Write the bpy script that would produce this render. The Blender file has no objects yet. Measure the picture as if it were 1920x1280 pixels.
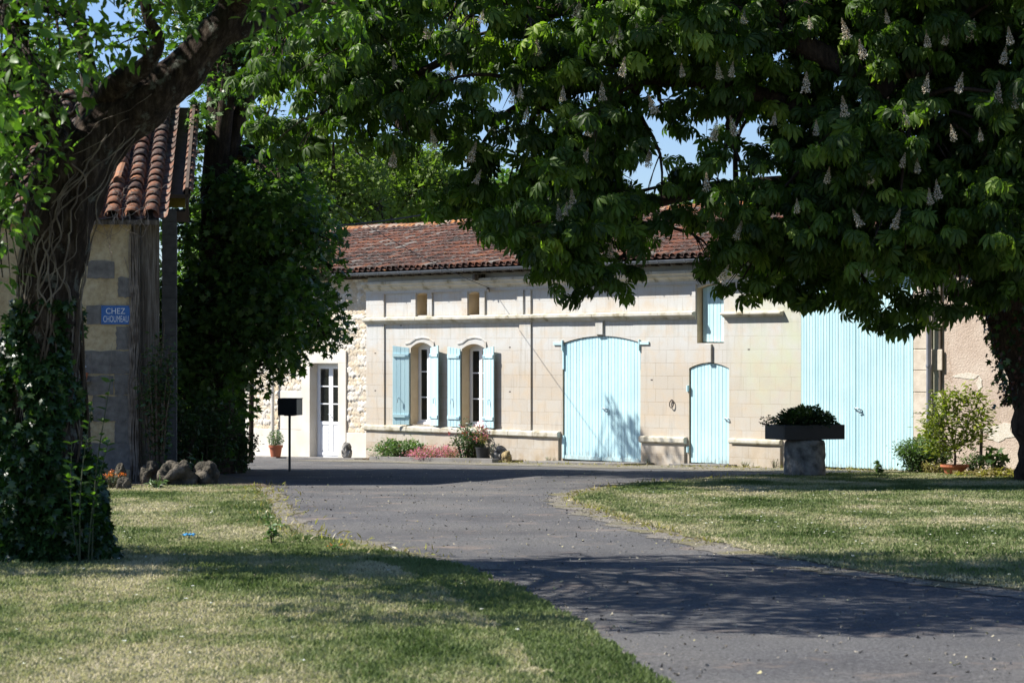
import bpy, bmesh, math, random
import numpy as np
from mathutils import Vector, Matrix, noise
from mathutils.geometry import tessellate_polygon
random.seed(7); rng = np.random.default_rng(7)
R = math.radians
S = bpy.context.scene
COL = S.collection
F = 4533.0; CX = 960.0; HY = 670.0            # focal length and horizon of the 1920 px photograph

# ------------------------------------------------------------------ camera, light, exposure
cam_d = bpy.data.cameras.new('camera'); cam = bpy.data.objects.new('camera', cam_d); COL.objects.link(cam)
cam.location = (0, 0, 0); cam.rotation_euler = (R(90), 0, 0)
cam_d.sensor_width = 36; cam_d.lens = F / 1920 * 36; cam_d.shift_y = 30 / 1920
cam_d.clip_start = 0.1; cam_d.clip_end = 3000
cam_d.dof.use_dof = True; cam_d.dof.focus_distance = 45; cam_d.dof.aperture_fstop = 6.3
S.camera = cam
SUN_EL = 45.0; SUN_PHI = 6.0                    # elevation; shadows run to +X and SUN_PHI degrees towards the camera
w = bpy.data.worlds.new("World"); S.world = w; w.use_nodes = True
nt = w.node_tree; bg = nt.nodes['Background']
sky = nt.nodes.new('ShaderNodeTexSky'); sky.sky_type = 'NISHITA'; sky.sun_disc = False
sun_dir = Vector((-math.cos(R(SUN_PHI)) * math.cos(R(SUN_EL)), math.sin(R(SUN_PHI)) * math.cos(R(SUN_EL)), math.sin(R(SUN_EL))))
sky.sun_elevation = R(SUN_EL); sky.sun_rotation = math.atan2(sun_dir.x, sun_dir.y)
sky.air_density = 1.0; sky.dust_density = 0.25; sky.ozone_density = 3.0
tint = nt.nodes.new('ShaderNodeMix'); tint.data_type = 'RGBA'; tint.blend_type = 'MULTIPLY'; tint.inputs[0].default_value = 1
tint.inputs[7].default_value = (1.02, 1.11, 1.36, 1); nt.links.new(sky.outputs[0], tint.inputs[6])
nt.links.new(tint.outputs[2], bg.inputs[0]); bg.inputs[1].default_value = 0.056
sl = bpy.data.lights.new('sun', 'SUN'); sl.energy = 5.0; sl.angle = R(0.53); sl.color = (1, .955, .88)
so = bpy.data.objects.new('sun', sl); COL.objects.link(so); so.rotation_euler = sun_dir.to_track_quat('Z', 'Y').to_euler()
so.location = (-20, 10, 30)
S.view_settings.view_transform = 'Standard'; S.view_settings.look = 'None'
S.view_settings.exposure = 1.05; S.view_settings.gamma = 1
try: S.cycles.max_bounces = 8; S.cycles.transparent_max_bounces = 8
except Exception: pass

# ------------------------------------------------------------------ terrain height, pixel helpers
def gz(Y):
    Y = min(max(Y, -5), 62); return -(1.55 + .002 * Y + .00022 * Y * Y)
def gzn(Y):
    Y = np.clip(Y, -5, 62); return -(1.55 + .002 * Y + .00022 * Y * Y)
def ground_at(px, py):                          # where the ray through a pixel meets the ground
    s = (py - HY) / F; a = .00022; b = s - .002
    Y = (b - math.sqrt(max(b * b - 4 * a * 1.55, 0))) / (2 * a)
    return Vector(((px - CX) / F * Y, Y, gz(Y)))
def at(px, py, Y): return Vector(((px - CX) / F * Y, Y, (HY - py) / F * Y))
def foot(px, Y): return Vector(((px - CX) / F * Y, Y, gz(Y)))

# ------------------------------------------------------------------ node materials
def new_mat(name):
    m = bpy.data.materials.new(name); m.use_nodes = True
    nt = m.node_tree; b = nt.nodes['Principled BSDF']
    return m, nt, b
def N(nt, t, **kw):
    n = nt.nodes.new(t)
    for k, v in kw.items():
        if k.startswith('_'): setattr(n, k[1:], v)
        else:
            key = k.replace('__', ' ')
            n.inputs[key].default_value = v
    return n
def ramp(nt, fac, stops, interp='LINEAR'):
    r = nt.nodes.new('ShaderNodeValToRGB'); r.color_ramp.interpolation = interp
    e = r.color_ramp.elements
    while len(e) < len(stops): e.new(0.5)
    for i, (p, c) in enumerate(stops):
        e[i].position = p; e[i].color = (*c, 1) if len(c) == 3 else c
    nt.links.new(fac, r.inputs[0]); return r.outputs[0]
def coords(nt, scale=(1, 1, 1), rot=(0, 0, 0), kind='Object'):
    tc = nt.nodes.new('ShaderNodeTexCoord'); mp = nt.nodes.new('ShaderNodeMapping')
    mp.inputs['Scale'].default_value = scale; mp.inputs['Rotation'].default_value = rot
    nt.links.new(tc.outputs[kind], mp.inputs[0]); return mp.outputs[0]
def noise_n(nt, vec, scale, detail=4, rough=.55):
    n = nt.nodes.new('ShaderNodeTexNoise'); n.inputs['Scale'].default_value = scale
    n.inputs['Detail'].default_value = detail; n.inputs['Roughness'].default_value = rough
    nt.links.new(vec, n.inputs['Vector']); return n.outputs['Fac']
def mix(nt, fac, a, b, mode='MIX'):
    m = nt.nodes.new('ShaderNodeMix'); m.data_type = 'RGBA'; m.blend_type = mode
    for sock, v in ((m.inputs[0], fac), (m.inputs[6], a), (m.inputs[7], b)):
        if hasattr(v, 'is_linked'): nt.links.new(v, sock)
        elif isinstance(v, (int, float)): sock.default_value = v
        else: sock.default_value = (*v, 1)
    return m.outputs[2]
def bump(nt, h, b, strength=.5, dist=.01):
    n = nt.nodes.new('ShaderNodeBump'); n.inputs['Strength'].default_value = strength; n.inputs['Distance'].default_value = dist
    nt.links.new(h, n.inputs['Height']); nt.links.new(n.outputs[0], b.inputs['Normal'])
def attr(nt, name='tone'):
    a = nt.nodes.new('ShaderNodeAttribute'); a.attribute_name = name; return a.outputs['Fac']

def simple(name, c1, c2=None, scale=8, rough=.7, bmp=.3, dist=.005, metal=0, stops=None, spec=.5):
    m, nt, b = new_mat(name); v = coords(nt)
    c2 = c2 or tuple(x * .7 for x in c1)
    f = noise_n(nt, v, scale, 6)
    nt.links.new(ramp(nt, f, stops or [(.3, c2), (.7, c1)]), b.inputs['Base Color'])
    b.inputs['Roughness'].default_value = rough; b.inputs['Metallic'].default_value = metal
    b.inputs['Specular IOR Level'].default_value = spec
    if bmp: bump(nt, noise_n(nt, v, scale * 6, 4), b, bmp, dist)
    return m
def leaf_mat(name, stops, transl=.35, rough=.42, spec=.4, tt=(1.5, 1.9, .5)):
    m, nt, b = new_mat(name)
    c = ramp(nt, attr(nt), stops)
    nt.links.new(c, b.inputs['Base Color']); b.inputs['Roughness'].default_value = rough
    b.inputs['Specular IOR Level'].default_value = spec
    tr = nt.nodes.new('ShaderNodeBsdfTranslucent'); g = mix(nt, 1.0, c, tt, 'MULTIPLY')
    nt.links.new(g, tr.inputs[0]); ms = nt.nodes.new('ShaderNodeMixShader'); ms.inputs[0].default_value = transl
    nt.links.new(b.outputs[0], ms.inputs[1]); nt.links.new(tr.outputs[0], ms.inputs[2])
    nt.links.new(ms.outputs[0], nt.nodes['Material Output'].inputs[0]); return m

M = {}
def ashlar(name, kind):
    m, nt, b = new_mat(name); v = coords(nt)
    sx = nt.nodes.new('ShaderNodeSeparateXYZ'); nt.links.new(v, sx.inputs[0])
    cb = nt.nodes.new('ShaderNodeCombineXYZ'); nt.links.new(sx.outputs[0], cb.inputs[0]); nt.links.new(sx.outputs[2], cb.inputs[1])
    wob = nt.nodes.new('ShaderNodeTexNoise'); wob.inputs['Scale'].default_value = 5; nt.links.new(v, wob.inputs[0])
    wv = nt.nodes.new('ShaderNodeVectorMath'); wv.operation = 'MULTIPLY_ADD'; wv.inputs[1].default_value = (.012, .012, 0)
    nt.links.new(wob.outputs['Color'], wv.inputs[0]); nt.links.new(cb.outputs[0], wv.inputs[2])
    br = nt.nodes.new('ShaderNodeTexBrick'); br.inputs['Scale'].default_value = 1
    br.inputs['Brick Width'].default_value = .52; br.inputs['Row Height'].default_value = .262
    br.inputs['Mortar Size'].default_value = .004; br.inputs['Mortar Smooth'].default_value = .3; br.inputs['Bias'].default_value = .0
    br.offset = .42; br.squash = .8; br.squash_frequency = 3
    br.inputs['Color1'].default_value = (.46, .43, .38, 1); br.inputs['Color2'].default_value = (.435, .39, .33, 1)
    br.inputs['Mortar'].default_value = (.43, .38, .31, 1)
    nt.links.new(wv.outputs[0], br.inputs[0])
    c = br.outputs[0]
    # pale weathering towards the top courses, warm lower down, in blotches
    hz = nt.nodes.new('ShaderNodeMapRange'); hz.inputs[1].default_value = 1.7; hz.inputs[2].default_value = 3.1
    nt.links.new(sx.outputs[2], hz.inputs[0])
    nf = noise_n(nt, v, .9, 5, .6)
    ad = nt.nodes.new('ShaderNodeMath'); ad.operation = 'MULTIPLY_ADD'; ad.inputs[1].default_value = .9; nt.links.new(nf, ad.inputs[0])
    hm = nt.nodes.new('ShaderNodeMath'); hm.operation = 'MULTIPLY'; hm.inputs[1].default_value = .75; nt.links.new(hz.outputs[0], hm.inputs[0])
    nt.links.new(hm.outputs[0], ad.inputs[2])
    pf = ramp(nt, ad.outputs[0], [(.45, (0, 0, 0)), (.95, (1, 1, 1))])
    c = mix(nt, pf, c, (.50, .50, .485))
    # remortared joint tint kept: multiply by mortar mask
    mm = ramp(nt, br.outputs['Fac'], [(0, (1, 1, 1)), (1, (.62, .56, .48))])
    c = mix(nt, ramp(nt, noise_n(nt, v, 2.7, 5, .7), [(.38, (.25, .25, .25)), (.6, (1, 1, 1))]), c, mix(nt, 1, c, mm, 'MULTIPLY'))
    warm = ramp(nt, noise_n(nt, coords(nt, (1, 1, 1.4)), 1.9, 6, .65), [(.45, (0, 0, 0)), (.68, (.6, .6, .6))])
    c = mix(nt, warm, c, (.50, .40, .285))
    # damp and soil splash along the foot of the wall, in patches
    dz_ = nt.nodes.new('ShaderNodeMapRange'); dz_.inputs[1].default_value = .75; dz_.inputs[2].default_value = .0; nt.links.new(sx.outputs[2], dz_.inputs[0])
    dm = nt.nodes.new('ShaderNodeMath'); dm.operation = 'MULTIPLY'; nt.links.new(dz_.outputs[0], dm.inputs[0]); nt.links.new(ramp(nt, noise_n(nt, v, 2.4, 6, .7), [(.4, (0, 0, 0)), (.7, (1, 1, 1))]), dm.inputs[1])
    c = mix(nt, dm.outputs[0], c, (.33, .25, .16))
    # soot and rain streaks
    v2 = coords(nt, (3, 3, .35)); st = ramp(nt, noise_n(nt, v2, 2.2, 6, .65), [(.55, (1, 1, 1)), (.78, (.66, .63, .59))])
    c = mix(nt, .7, c, st, 'MULTIPLY')
    for (za, zb_, col, k, s1) in ((2.95, 2.45, (.36, .37, .33), .75, 3.0), (.62, .30, (.36, .30, .22), .6, 2.5), (3.06, 3.25, (.42, .34, .20), .8, 2.0), (4.0, 3.4, (.42, .42, .40), .5, 2.6)):
        r_ = nt.nodes.new('ShaderNodeMapRange'); r_.inputs[1].default_value = zb_; r_.inputs[2].default_value = za; nt.links.new(sx.outputs[2], r_.inputs[0])
        gt_ = nt.nodes.new('ShaderNodeMath'); gt_.operation = 'LESS_THAN' if za > zb_ else 'GREATER_THAN'; gt_.inputs[1].default_value = za; nt.links.new(sx.outputs[2], gt_.inputs[0])
        m1 = nt.nodes.new('ShaderNodeMath'); m1.operation = 'MULTIPLY'; nt.links.new(r_.outputs[0], m1.inputs[0]); nt.links.new(gt_.outputs[0], m1.inputs[1])
        m2 = nt.nodes.new('ShaderNodeMath'); m2.operation = 'MULTIPLY'; nt.links.new(m1.outputs[0], m2.inputs[0]); nt.links.new(ramp(nt, noise_n(nt, coords(nt, (s1, s1, .3)), 3.3, 6, .7), [(.45, (0, 0, 0)), (.68, (k, k, k))]), m2.inputs[1])
        c = mix(nt, m2.outputs[0], c, col)
    # greenish algae bloom to the right of the small door
    gx = nt.nodes.new('ShaderNodeMapRange'); gx.interpolation_type = 'SMOOTHSTEP'
    gx.inputs[1].default_value = 3.3; gx.inputs[2].default_value = 4.6; nt.links.new(sx.outputs[0], gx.inputs[0])
    gh = nt.nodes.new('ShaderNodeMapRange'); gh.interpolation_type = 'SMOOTHSTEP'
    gh.inputs[1].default_value = .8; gh.inputs[2].default_value = 1.9; nt.links.new(sx.outputs[2], gh.inputs[0])
    gm = nt.nodes.new('ShaderNodeMath'); gm.operation = 'MULTIPLY'; nt.links.new(gx.outputs[0], gm.inputs[0]); nt.links.new(gh.outputs[0], gm.inputs[1])
    gn = nt.nodes.new('ShaderNodeMath'); gn.operation = 'MULTIPLY'; nt.links.new(gm.outputs[0], gn.inputs[0])
    gr = ramp(nt, noise_n(nt, v, 1.6, 5, .6), [(.32, (0, 0, 0)), (.62, (1, 1, 1))]); nt.links.new(gr, gn.inputs[1])
    gg = nt.nodes.new('ShaderNodeMath'); gg.operation = 'MULTIPLY'; gg.inputs[1].default_value = .75; nt.links.new(gn.outputs[0], gg.inputs[0])
    c = mix(nt, gg.outputs[0], c, (.47, .50, .37))
    fine = ramp(nt, noise_n(nt, v, 40, 3), [(.3, (.9, .88, .86)), (.6, (1, 1, 1))])
    c = mix(nt, .6, c, fine, 'MULTIPLY')
    nt.links.new(c, b.inputs['Base Color']); b.inputs['Roughness'].default_value = .9; b.inputs['Specular IOR Level'].default_value = .15
    h = mix(nt, .35, br.outputs['Fac'], noise_n(nt, v, 30, 5)); iv = nt.nodes.new('ShaderNodeInvert'); nt.links.new(h, iv.inputs[1])
    bump(nt, iv.outputs[0], b, .4, .010)
    return m
M['ashlar'] = ashlar('limestone_ashlar', 0)
M['trim'] = simple('limestone_trim', (.60, .54, .46), (.44, .38, .31), 5, .9, .5, .01, spec=.15)
M['trimdirty'] = simple('weathered_cornice', (.62, .60, .52), (.33, .31, .24), 4, .9, .5, .01, spec=.15, stops=[(.3, (.24, .21, .14)), (.45, (.46, .43, .35)), (.7, (.54, .53, .49))])
M['reveal'] = simple('limestone_reveal', (.62, .53, .39), (.5, .41, .28), 3, .9, .4, .01, spec=.15)
M['smooth'] = simple('lime_render', (.64, .61, .55), (.56, .51, .43), 2, .9, .3, .006, spec=.15)
def planks_mat(name, c, c2):
    m, nt, b = new_mat(name); v = coords(nt, (1, 1, .12))
    f = noise_n(nt, v, 14, 6, .6); a = attr(nt)
    c0 = mix(nt, ramp(nt, f, [(.35, (1, 1, 1)), (.7, (0, 0, 0))]), c, c2)
    c0 = mix(nt, 1, c0, ramp(nt, a, [(0, (.88, .91, .93)), (1, (1.02, 1.01, 1))]), 'MULTIPLY')
    # dirt and flaking at the foot of the boards
    sx = nt.nodes.new('ShaderNodeSeparateXYZ'); nt.links.new(coords(nt), sx.inputs[0])
    mr = nt.nodes.new('ShaderNodeMapRange'); mr.inputs[1].default_value = .42; mr.inputs[2].default_value = -.05; nt.links.new(sx.outputs[2], mr.inputs[0])
    ad = nt.nodes.new('ShaderNodeMath'); ad.operation = 'MULTIPLY_ADD'; ad.inputs[1].default_value = .5; nt.links.new(mr.outputs[0], ad.inputs[0]); nt.links.new(noise_n(nt, coords(nt, (1, 1, .35)), 16, 6, .75), ad.inputs[2])
    c0 = mix(nt, ramp(nt, ad.outputs[0], [(.72, (0, 0, 0)), (.86, (.7, .7, .7))]), c0, (.30, .34, .32))
    big = ramp(nt, noise_n(nt, coords(nt), 1.1, 5, .6), [(.35, (.90, .92, .93)), (.65, (1.04, 1.03, 1.01))]); c0 = mix(nt, 1, c0, big, 'MULTIPLY')
    nt.links.new(c0, b.inputs['Base Color']); b.inputs['Roughness'].default_value = .48; b.inputs['Specular IOR Level'].default_value = .4
    bump(nt, noise_n(nt, v, 40, 4), b, .25, .003); return m
M['blue'] = planks_mat('pale_blue_paint', (.51, .725, .775), (.47, .68, .735))
M['bluegap'] = simple('darker_blue_paint', (.22, .36, .45), (.16, .28, .36), 20, .7)  # darker blue, used behind the board gaps and on shutter hinges
M['white'] = simple('white_joinery', (.78, .79, .80), (.72, .73, .74), 3, .35, 0)
def glass_mat():
    m, nt, b = new_mat('window_glass')
    b.inputs['Base Color'].default_value = (.012, .015, .016, 1); b.inputs['Roughness'].default_value = .04
    b.inputs['Specular IOR Level'].default_value = .6
    tr = nt.nodes.new('ShaderNodeBsdfTransparent'); tr.inputs[0].default_value = (.75, .8, .8, 1)
    ms = nt.nodes.new('ShaderNodeMixShader'); ms.inputs[0].default_value = .45
    nt.links.new(b.outputs[0], ms.inputs[1]); nt.links.new(tr.outputs[0], ms.inputs[2])
    nt.links.new(ms.outputs[0], nt.nodes['Material Output'].inputs[0]); return m
M['glass'] = glass_mat()
M['curtain'] = simple('net_curtain', (.6, .6, .57), (.45, .45, .43), 30, .95, .2)
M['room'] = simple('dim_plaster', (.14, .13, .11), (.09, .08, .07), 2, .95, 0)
M['gutter'] = simple('zinc_gutter', (.16, .18, .21), (.10, .115, .14), 6, .5, .2, .002, metal=.35)
M['zinc'] = simple('zinc_pipe', (.30, .31, .35), (.22, .23, .27), 6, .45, .2, .002, metal=.5)
M['cream'] = simple('cream_pipe', (.7, .66, .6), (.6, .56, .5), 6, .5, .1)
M['iron'] = simple('rusty_iron', (.08, .06, .05), (.04, .03, .025), 20, .8)
M['steel'] = simple('galvanised_latch', (.45, .5, .55), (.3, .34, .38), 20, .4, 0, metal=.6)
def tile_mat(name, stops, lichen=(.17, .16, .145), lf=(.53, .66)):
    m, nt, b = new_mat(name); v = coords(nt)
    c = ramp(nt, attr(nt), stops)
    c = mix(nt, ramp(nt, noise_n(nt, v, 9, 6, .7), [(lf[0], (0, 0, 0)), (lf[1], (1, 1, 1))]), c, lichen)
    c = mix(nt, ramp(nt, noise_n(nt, v, 3.1, 6, .75), [(.60, (0, 0, 0)), (.70, (.9, .9, .9))]), c, (.05, .045, .042))
    c = mix(nt, ramp(nt, noise_n(nt, v, 5.7, 6, .7), [(.64, (0, 0, 0)), (.72, (.8, .8, .8))]), c, (.55, .24, .04))
    nt.links.new(c, b.inputs['Base Color']); b.inputs['Roughness'].default_value = .92; b.inputs['Specular IOR Level'].default_value = .15
    bump(nt, noise_n(nt, v, 60, 4), b, .6, .006); return m
M['tile'] = tile_mat('old_canal_tiles', [(0, (.035, .030, .028)), (.28, (.065, .041, .035)), (.52, (.10, .050, .038)), (.72, (.155, .062, .038)), (.86, (.19, .085, .05)), (.92, (.15, .135, .12)), (1, (.20, .185, .165))])
M['tile2'] = tile_mat('orange_canal_tiles', [(0, (.055, .042, .038)), (.35, (.12, .065, .048)), (.6, (.20, .095, .06)), (.85, (.30, .13, .065)), (1, (.30, .19, .13))], lichen=(.20, .18, .15), lf=(.50, .62))
M['ridge'] = tile_mat('lichened_ridge', [(0, (.22, .10, .05)), (.5, (.34, .15, .05)), (1, (.26, .22, .18))])
M['roofunder'] = simple('roof_boards', (.10, .07, .05), (.05, .035, .025), 6, .9)
M['shade_under'] = M['roofunder']
def rubble_mat():
    m, nt, b = new_mat('rubble_limestone'); v = coords(nt)
    c = ramp(nt, attr(nt), [(0, (.52, .47, .40)), (.25, (.60, .51, .38)), (.5, (.64, .60, .53)), (.8, (.68, .65, .60)), (1, (.58, .57, .55))])
    c = mix(nt, .8, c, ramp(nt, noise_n(nt, v, 25, 6, .7), [(.3, (.72, .66, .58)), (.6, (1, 1, 1))]), 'MULTIPLY')
    nt.links.new(c, b.inputs['Base Color']); b.inputs['Roughness'].default_value = .95; b.inputs['Specular IOR Level'].default_value = .1
    bump(nt, noise_n(nt, v, 45, 6, .7), b, .8, .015); return m
M['rubble'] = rubble_mat()
def plaster_mat():
    m, nt, b = new_mat('pink_roughcast'); v = coords(nt)
    c = ramp(nt, noise_n(nt, v, 1.3, 6, .65), [(.3, (.42, .335, .275)), (.5, (.50, .41, .345)), (.7, (.56, .48, .41))])
    c = mix(nt, .6, c, ramp(nt, noise_n(nt, v, 30, 4), [(.35, (.8, .78, .75)), (.6, (1, 1, 1))]), 'MULTIPLY')
    vc = nt.nodes.new('ShaderNodeTexVoronoi'); vc.feature = 'DISTANCE_TO_EDGE'; vc.inputs['Scale'].default_value = .55
    wn = nt.nodes.new('ShaderNodeTexNoise'); wn.inputs['Scale'].default_value = 3; wn.inputs['Detail'].default_value = 6; nt.links.new(v, wn.inputs[0])
    va = nt.nodes.new('ShaderNodeVectorMath'); va.operation = 'MULTIPLY_ADD'; va.inputs[1].default_value = (.6, .6, .6)
    nt.links.new(wn.outputs['Color'], va.inputs[0]); nt.links.new(v, va.inputs[2]); nt.links.new(va.outputs[0], vc.inputs[0])
    cr = ramp(nt, vc.outputs[0], [(0, (.55, .45, .35)), (.006, (1, 1, 1))])
    c = mix(nt, .6, c, cr, 'MULTIPLY')
    nt.links.new(c, b.inputs['Base Color']); b.inputs['Roughness'].default_value = .95; b.inputs['Specular IOR Level'].default_value = .1
    bump(nt, noise_n(nt, v, 28, 5, .7), b, .8, .02); return m
M['plaster'] = plaster_mat()
def barn_wall_mat():                           # cream lime render over grey stone quoins
    m, nt, b = new_mat('patched_barn_render'); v = coords(nt)
    sx = nt.nodes.new('ShaderNodeSeparateXYZ'); nt.links.new(v, sx.inputs[0])
    cb = nt.nodes.new('ShaderNodeCombineXYZ'); nt.links.new(sx.outputs[0], cb.inputs[0]); nt.links.new(sx.outputs[2], cb.inputs[1])
    c = ramp(nt, noise_n(nt, v, 2.2, 6, .65), [(.3, (.26, .19, .10)), (.5, (.42, .33, .19)), (.7, (.50, .42, .28))])
    c = mix(nt, .8, c, ramp(nt, noise_n(nt, v, 12, 6, .7), [(.3, (.6, .55, .5)), (.55, (1, 1, 1))]), 'MULTIPLY')
    nt.links.new(c, b.inputs['Base Color']); b.inputs['Roughness'].default_value = .95
    bump(nt, noise_n(nt, v, 18, 6, .7), b, .8, .02); return m
M['barn'] = barn_wall_mat()
M['greystone'] = simple('grey_quoin_stone', (.20, .185, .165), (.11, .10, .09), 9, .95, .6, .015, spec=.1)
M['block'] = simple('concrete_block', (.12, .115, .11), (.07, .068, .065), 9, .95, .6, .015)
def wood_mat():
    m, nt, b = new_mat('weathered_grey_wood'); v = coords(nt, (1, 1, .06))
    c = ramp(nt, noise_n(nt, v, 26, 7, .7), [(.3, (.03, .022, .016)), (.48, (.10, .08, .06)), (.62, (.19, .165, .135)), (.75, (.28, .25, .21))])
    nt.links.new(c, b.inputs['Base Color']); b.inputs['Roughness'].default_value = .95; bump(nt, noise_n(nt, v, 26, 7, .7), b, 1, .03); return m
M['oldwood'] = wood_mat()
M['rock'] = simple('mossy_field_stone', (.30, .25, .18), (.08, .075, .05), 5, .95, .9, .03, stops=[(.3, (.012, .013, .008)), (.5, (.05, .042, .027)), (.68, (.13, .11, .085)), (.8, (.25, .23, .2))])
M['greyrock'] = simple('pitted_grey_stone', (.42, .41, .38), (.10, .095, .09), 7, .95, .9, .03, stops=[(.35, (.07, .066, .06)), (.5, (.27, .26, .24)), (.7, (.45, .43, .40))])
M['plinthstone'] = simple('pitted_round_stone', (.30, .29, .27), (.10, .10, .09), 7, .95, .9, .03, stops=[(.3, (.06, .06, .055)), (.55, (.23, .22, .2)), (.75, (.36, .34, .31))])
M['black'] = simple('matt_black_metal', (.035, .035, .042), (.025, .025, .03), 4, .45, .05)
M['blackplastic'] = simple('black_planter', (.022, .023, .026), (.014, .015, .017), 4, .55, .1)
M['terracotta'] = simple('terracotta', (.42, .135, .06), (.33, .10, .045), 6, .75, .2)
M['soil'] = simple('potting_soil', (.05, .035, .025), (.02, .015, .01), 20, 1, .8, .01)
def bark_mat(name, stops, scale=(6, 6, 1.4), extra=None):
    m, nt, b = new_mat(name); v = coords(nt, scale)
    f = noise_n(nt, v, 3, 8, .7); c = ramp(nt, f, stops)
    if extra:
        c = mix(nt, ramp(nt, noise_n(nt, coords(nt), 5.5, 6, .7), [(.56, (0, 0, 0)), (.64, (1, 1, 1))]), c, extra)
    nt.links.new(c, b.inputs['Base Color']); b.inputs['Roughness'].default_value = .95; b.inputs['Specular IOR Level'].default_value = .15
    bump(nt, f, b, 1, .04); return m
M['bark'] = bark_mat('rough_brown_bark', [(.3, (.008, .006, .005)), (.5, (.035, .025, .019)), (.7, (.11, .085, .065))], extra=(.13, .135, .115))
M['bark_dark'] = bark_mat('dark_chestnut_bark', [(.3, (.015, .011, .008)), (.55, (.06, .042, .032)), (.75, (.12, .085, .06))])
M['vine'] = simple('dry_vine_stems', (.27, .225, .18), (.07, .05, .038), 6, .9, .3)
M['stem'] = simple('green_stem', (.05, .07, .028), (.03, .038, .018), 10, .7, 0)
M['twig'] = simple('brown_twig', (.10, .07, .045), (.05, .035, .025), 10, .9, .2)
M['chestnut'] = leaf_mat('chestnut_leaf', [(0, (.022, .042, .008)), (.45, (.050, .090, .015)), (.8, (.10, .165, .028)), (1, (.22, .29, .05))], .44, .5, .25)
M['plum'] = leaf_mat('plum_leaf', [(0, (.035, .07, .014)), (.5, (.075, .145, .025)), (1, (.17, .27, .06))], .45, .42)
M['maple'] = leaf_mat('maple_leaf', [(0, (.035, .065, .018)), (.6, (.08, .145, .035)), (1, (.17, .27, .065))], .35, .42)
M['oak'] = leaf_mat('oak_leaf', [(0, (.06, .085, .025)), (.5, (.105, .15, .042)), (1, (.18, .235, .07))], .42, .6, .2)
M['ivy'] = leaf_mat('ivy_leaf', [(0, (.012, .032, .009)), (.6, (.028, .065, .016)), (.9, (.06, .12, .03)), (1, (.12, .19, .05))], .22, .35, .5)
M['valerian'] = leaf_mat('grey_green_leaf', [(0, (.05, .085, .03)), (.6, (.11, .18, .065)), (1, (.2, .28, .13))], .25)
M['darkshrub'] = leaf_mat('dark_shrub_leaf', [(0, (.02, .04, .015)), (.6, (.05, .09, .03)), (1, (.1, .15, .05))], .25)
M['citrus'] = leaf_mat('yellowing_citrus_leaf', [(0, (.06, .075, .012)), (.5, (.15, .18, .03)), (1, (.33, .34, .07))], .35)
M['drygrass'] = leaf_mat('straw_leaf', [(0, (.14, .11, .04)), (.6, (.30, .25, .11)), (1, (.45, .38, .2))], .3)
M['pink'] = leaf_mat('pink_petals', [(0, (.38, .09, .2)), (.5, (.58, .17, .36)), (1, (.70, .30, .48))], .3)
M['red'] = leaf_mat('crimson_petals', [(0, (.3, .03, .05)), (1, (.5, .07, .1))], .3)
M['orange'] = leaf_mat('orange_petals', [(0, (.5, .08, .01)), (1, (.75, .2, .02))], .3)
def panicle_mat():
    m, nt, b = new_mat('chestnut_blossom')
    c = ramp(nt, attr(nt), [(0, (.16, .15, .06)), (.25, (.40, .30, .2)), (.6, (.50, .45, .34)), (1, (.68, .63, .52))])
    nt.links.new(c, b.inputs['Base Color']); b.inputs['Roughness'].default_value = .8; return m
M['blossom'] = panicle_mat()
def blade_mat(name, stops):
    return leaf_mat(name, stops, .32, .75, .06, (1.1, 1.2, .8))
GRASS = [(0, (.07, .105, .036)), (.25, (.135, .175, .072)), (.5, (.24, .26, .13)), (.75, (.37, .34, .215)), (1, (.50, .44, .31))]
M['blade'] = blade_mat('grass_blade', GRASS)
def lawn_mat():
    m, nt, b = new_mat('lawn_soil'); v = coords(nt)
    c = ramp(nt, noise_n(nt, v, .9, 6, .65), [(.35, (.12, .13, .065)), (.5, (.19, .19, .11)), (.65, (.32, .28, .19))])
    c = mix(nt, .8, c, ramp(nt, noise_n(nt, v, 35, 4, .7), [(.35, (.65, .65, .6)), (.65, (1, 1, 1))]), 'MULTIPLY')
    nt.links.new(c, b.inputs['Base Color']); b.inputs['Roughness'].default_value = 1; b.inputs['Specular IOR Level'].default_value = .05
    bump(nt, noise_n(nt, v, 40, 5), b, 1, .03); return m
M['lawn'] = lawn_mat()
def asphalt_mat():
    m, nt, b = new_mat('worn_asphalt'); v = coords(nt)
    c = ramp(nt, noise_n(nt, coords(nt, (1, .6, 1)), 50, 5, .9), [(.30, (.035, .035, .035)), (.42, (.075, .074, .073)), (.55, (.14, .138, .138)), (.66, (.225, .218, .21)), (.78, (.48, .45, .40))])
    c = mix(nt, .75, c, ramp(nt, noise_n(nt, v, .55, 6, .6), [(.3, (.70, .71, .75)), (.5, (.95, .95, .95)), (.7, (1.2, 1.16, 1.08))]), 'MULTIPLY')
    v2 = coords(nt, (1.2, 1.3, 1)); pt = ramp(nt, noise_n(nt, v2, 1.3, 7, .72), [(.56, (0, 0, 0)), (.70, (.8, .8, .8))])
    c = mix(nt, pt, c, (.25, .195, .155))
    pk = ramp(nt, noise_n(nt, coords(nt, (.7, .5, 1)), .7, 7, .65), [(.44, (1.05, 1.05, 1.05)), (.60, (.80, .80, .82))]); c = mix(nt, 1, c, pk, 'MULTIPLY')
    v3 = coords(nt, (.5, .5, 1)); wv = ramp(nt, noise_n(nt, v3, 14, 6, .8), [(.66, (0, 0, 0)), (.70, (.5, .5, .5))])
    c = mix(nt, wv, c, (.25, .22, .18))
    nt.links.new(c, b.inputs['Base Color']); b.inputs['Roughness'].default_value = .95; b.inputs['Specular IOR Level'].default_value = .2
    bump(nt, noise_n(nt, v, 110, 3, .8), b, 1, .012); return m
M['asphalt'] = asphalt_mat()
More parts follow.
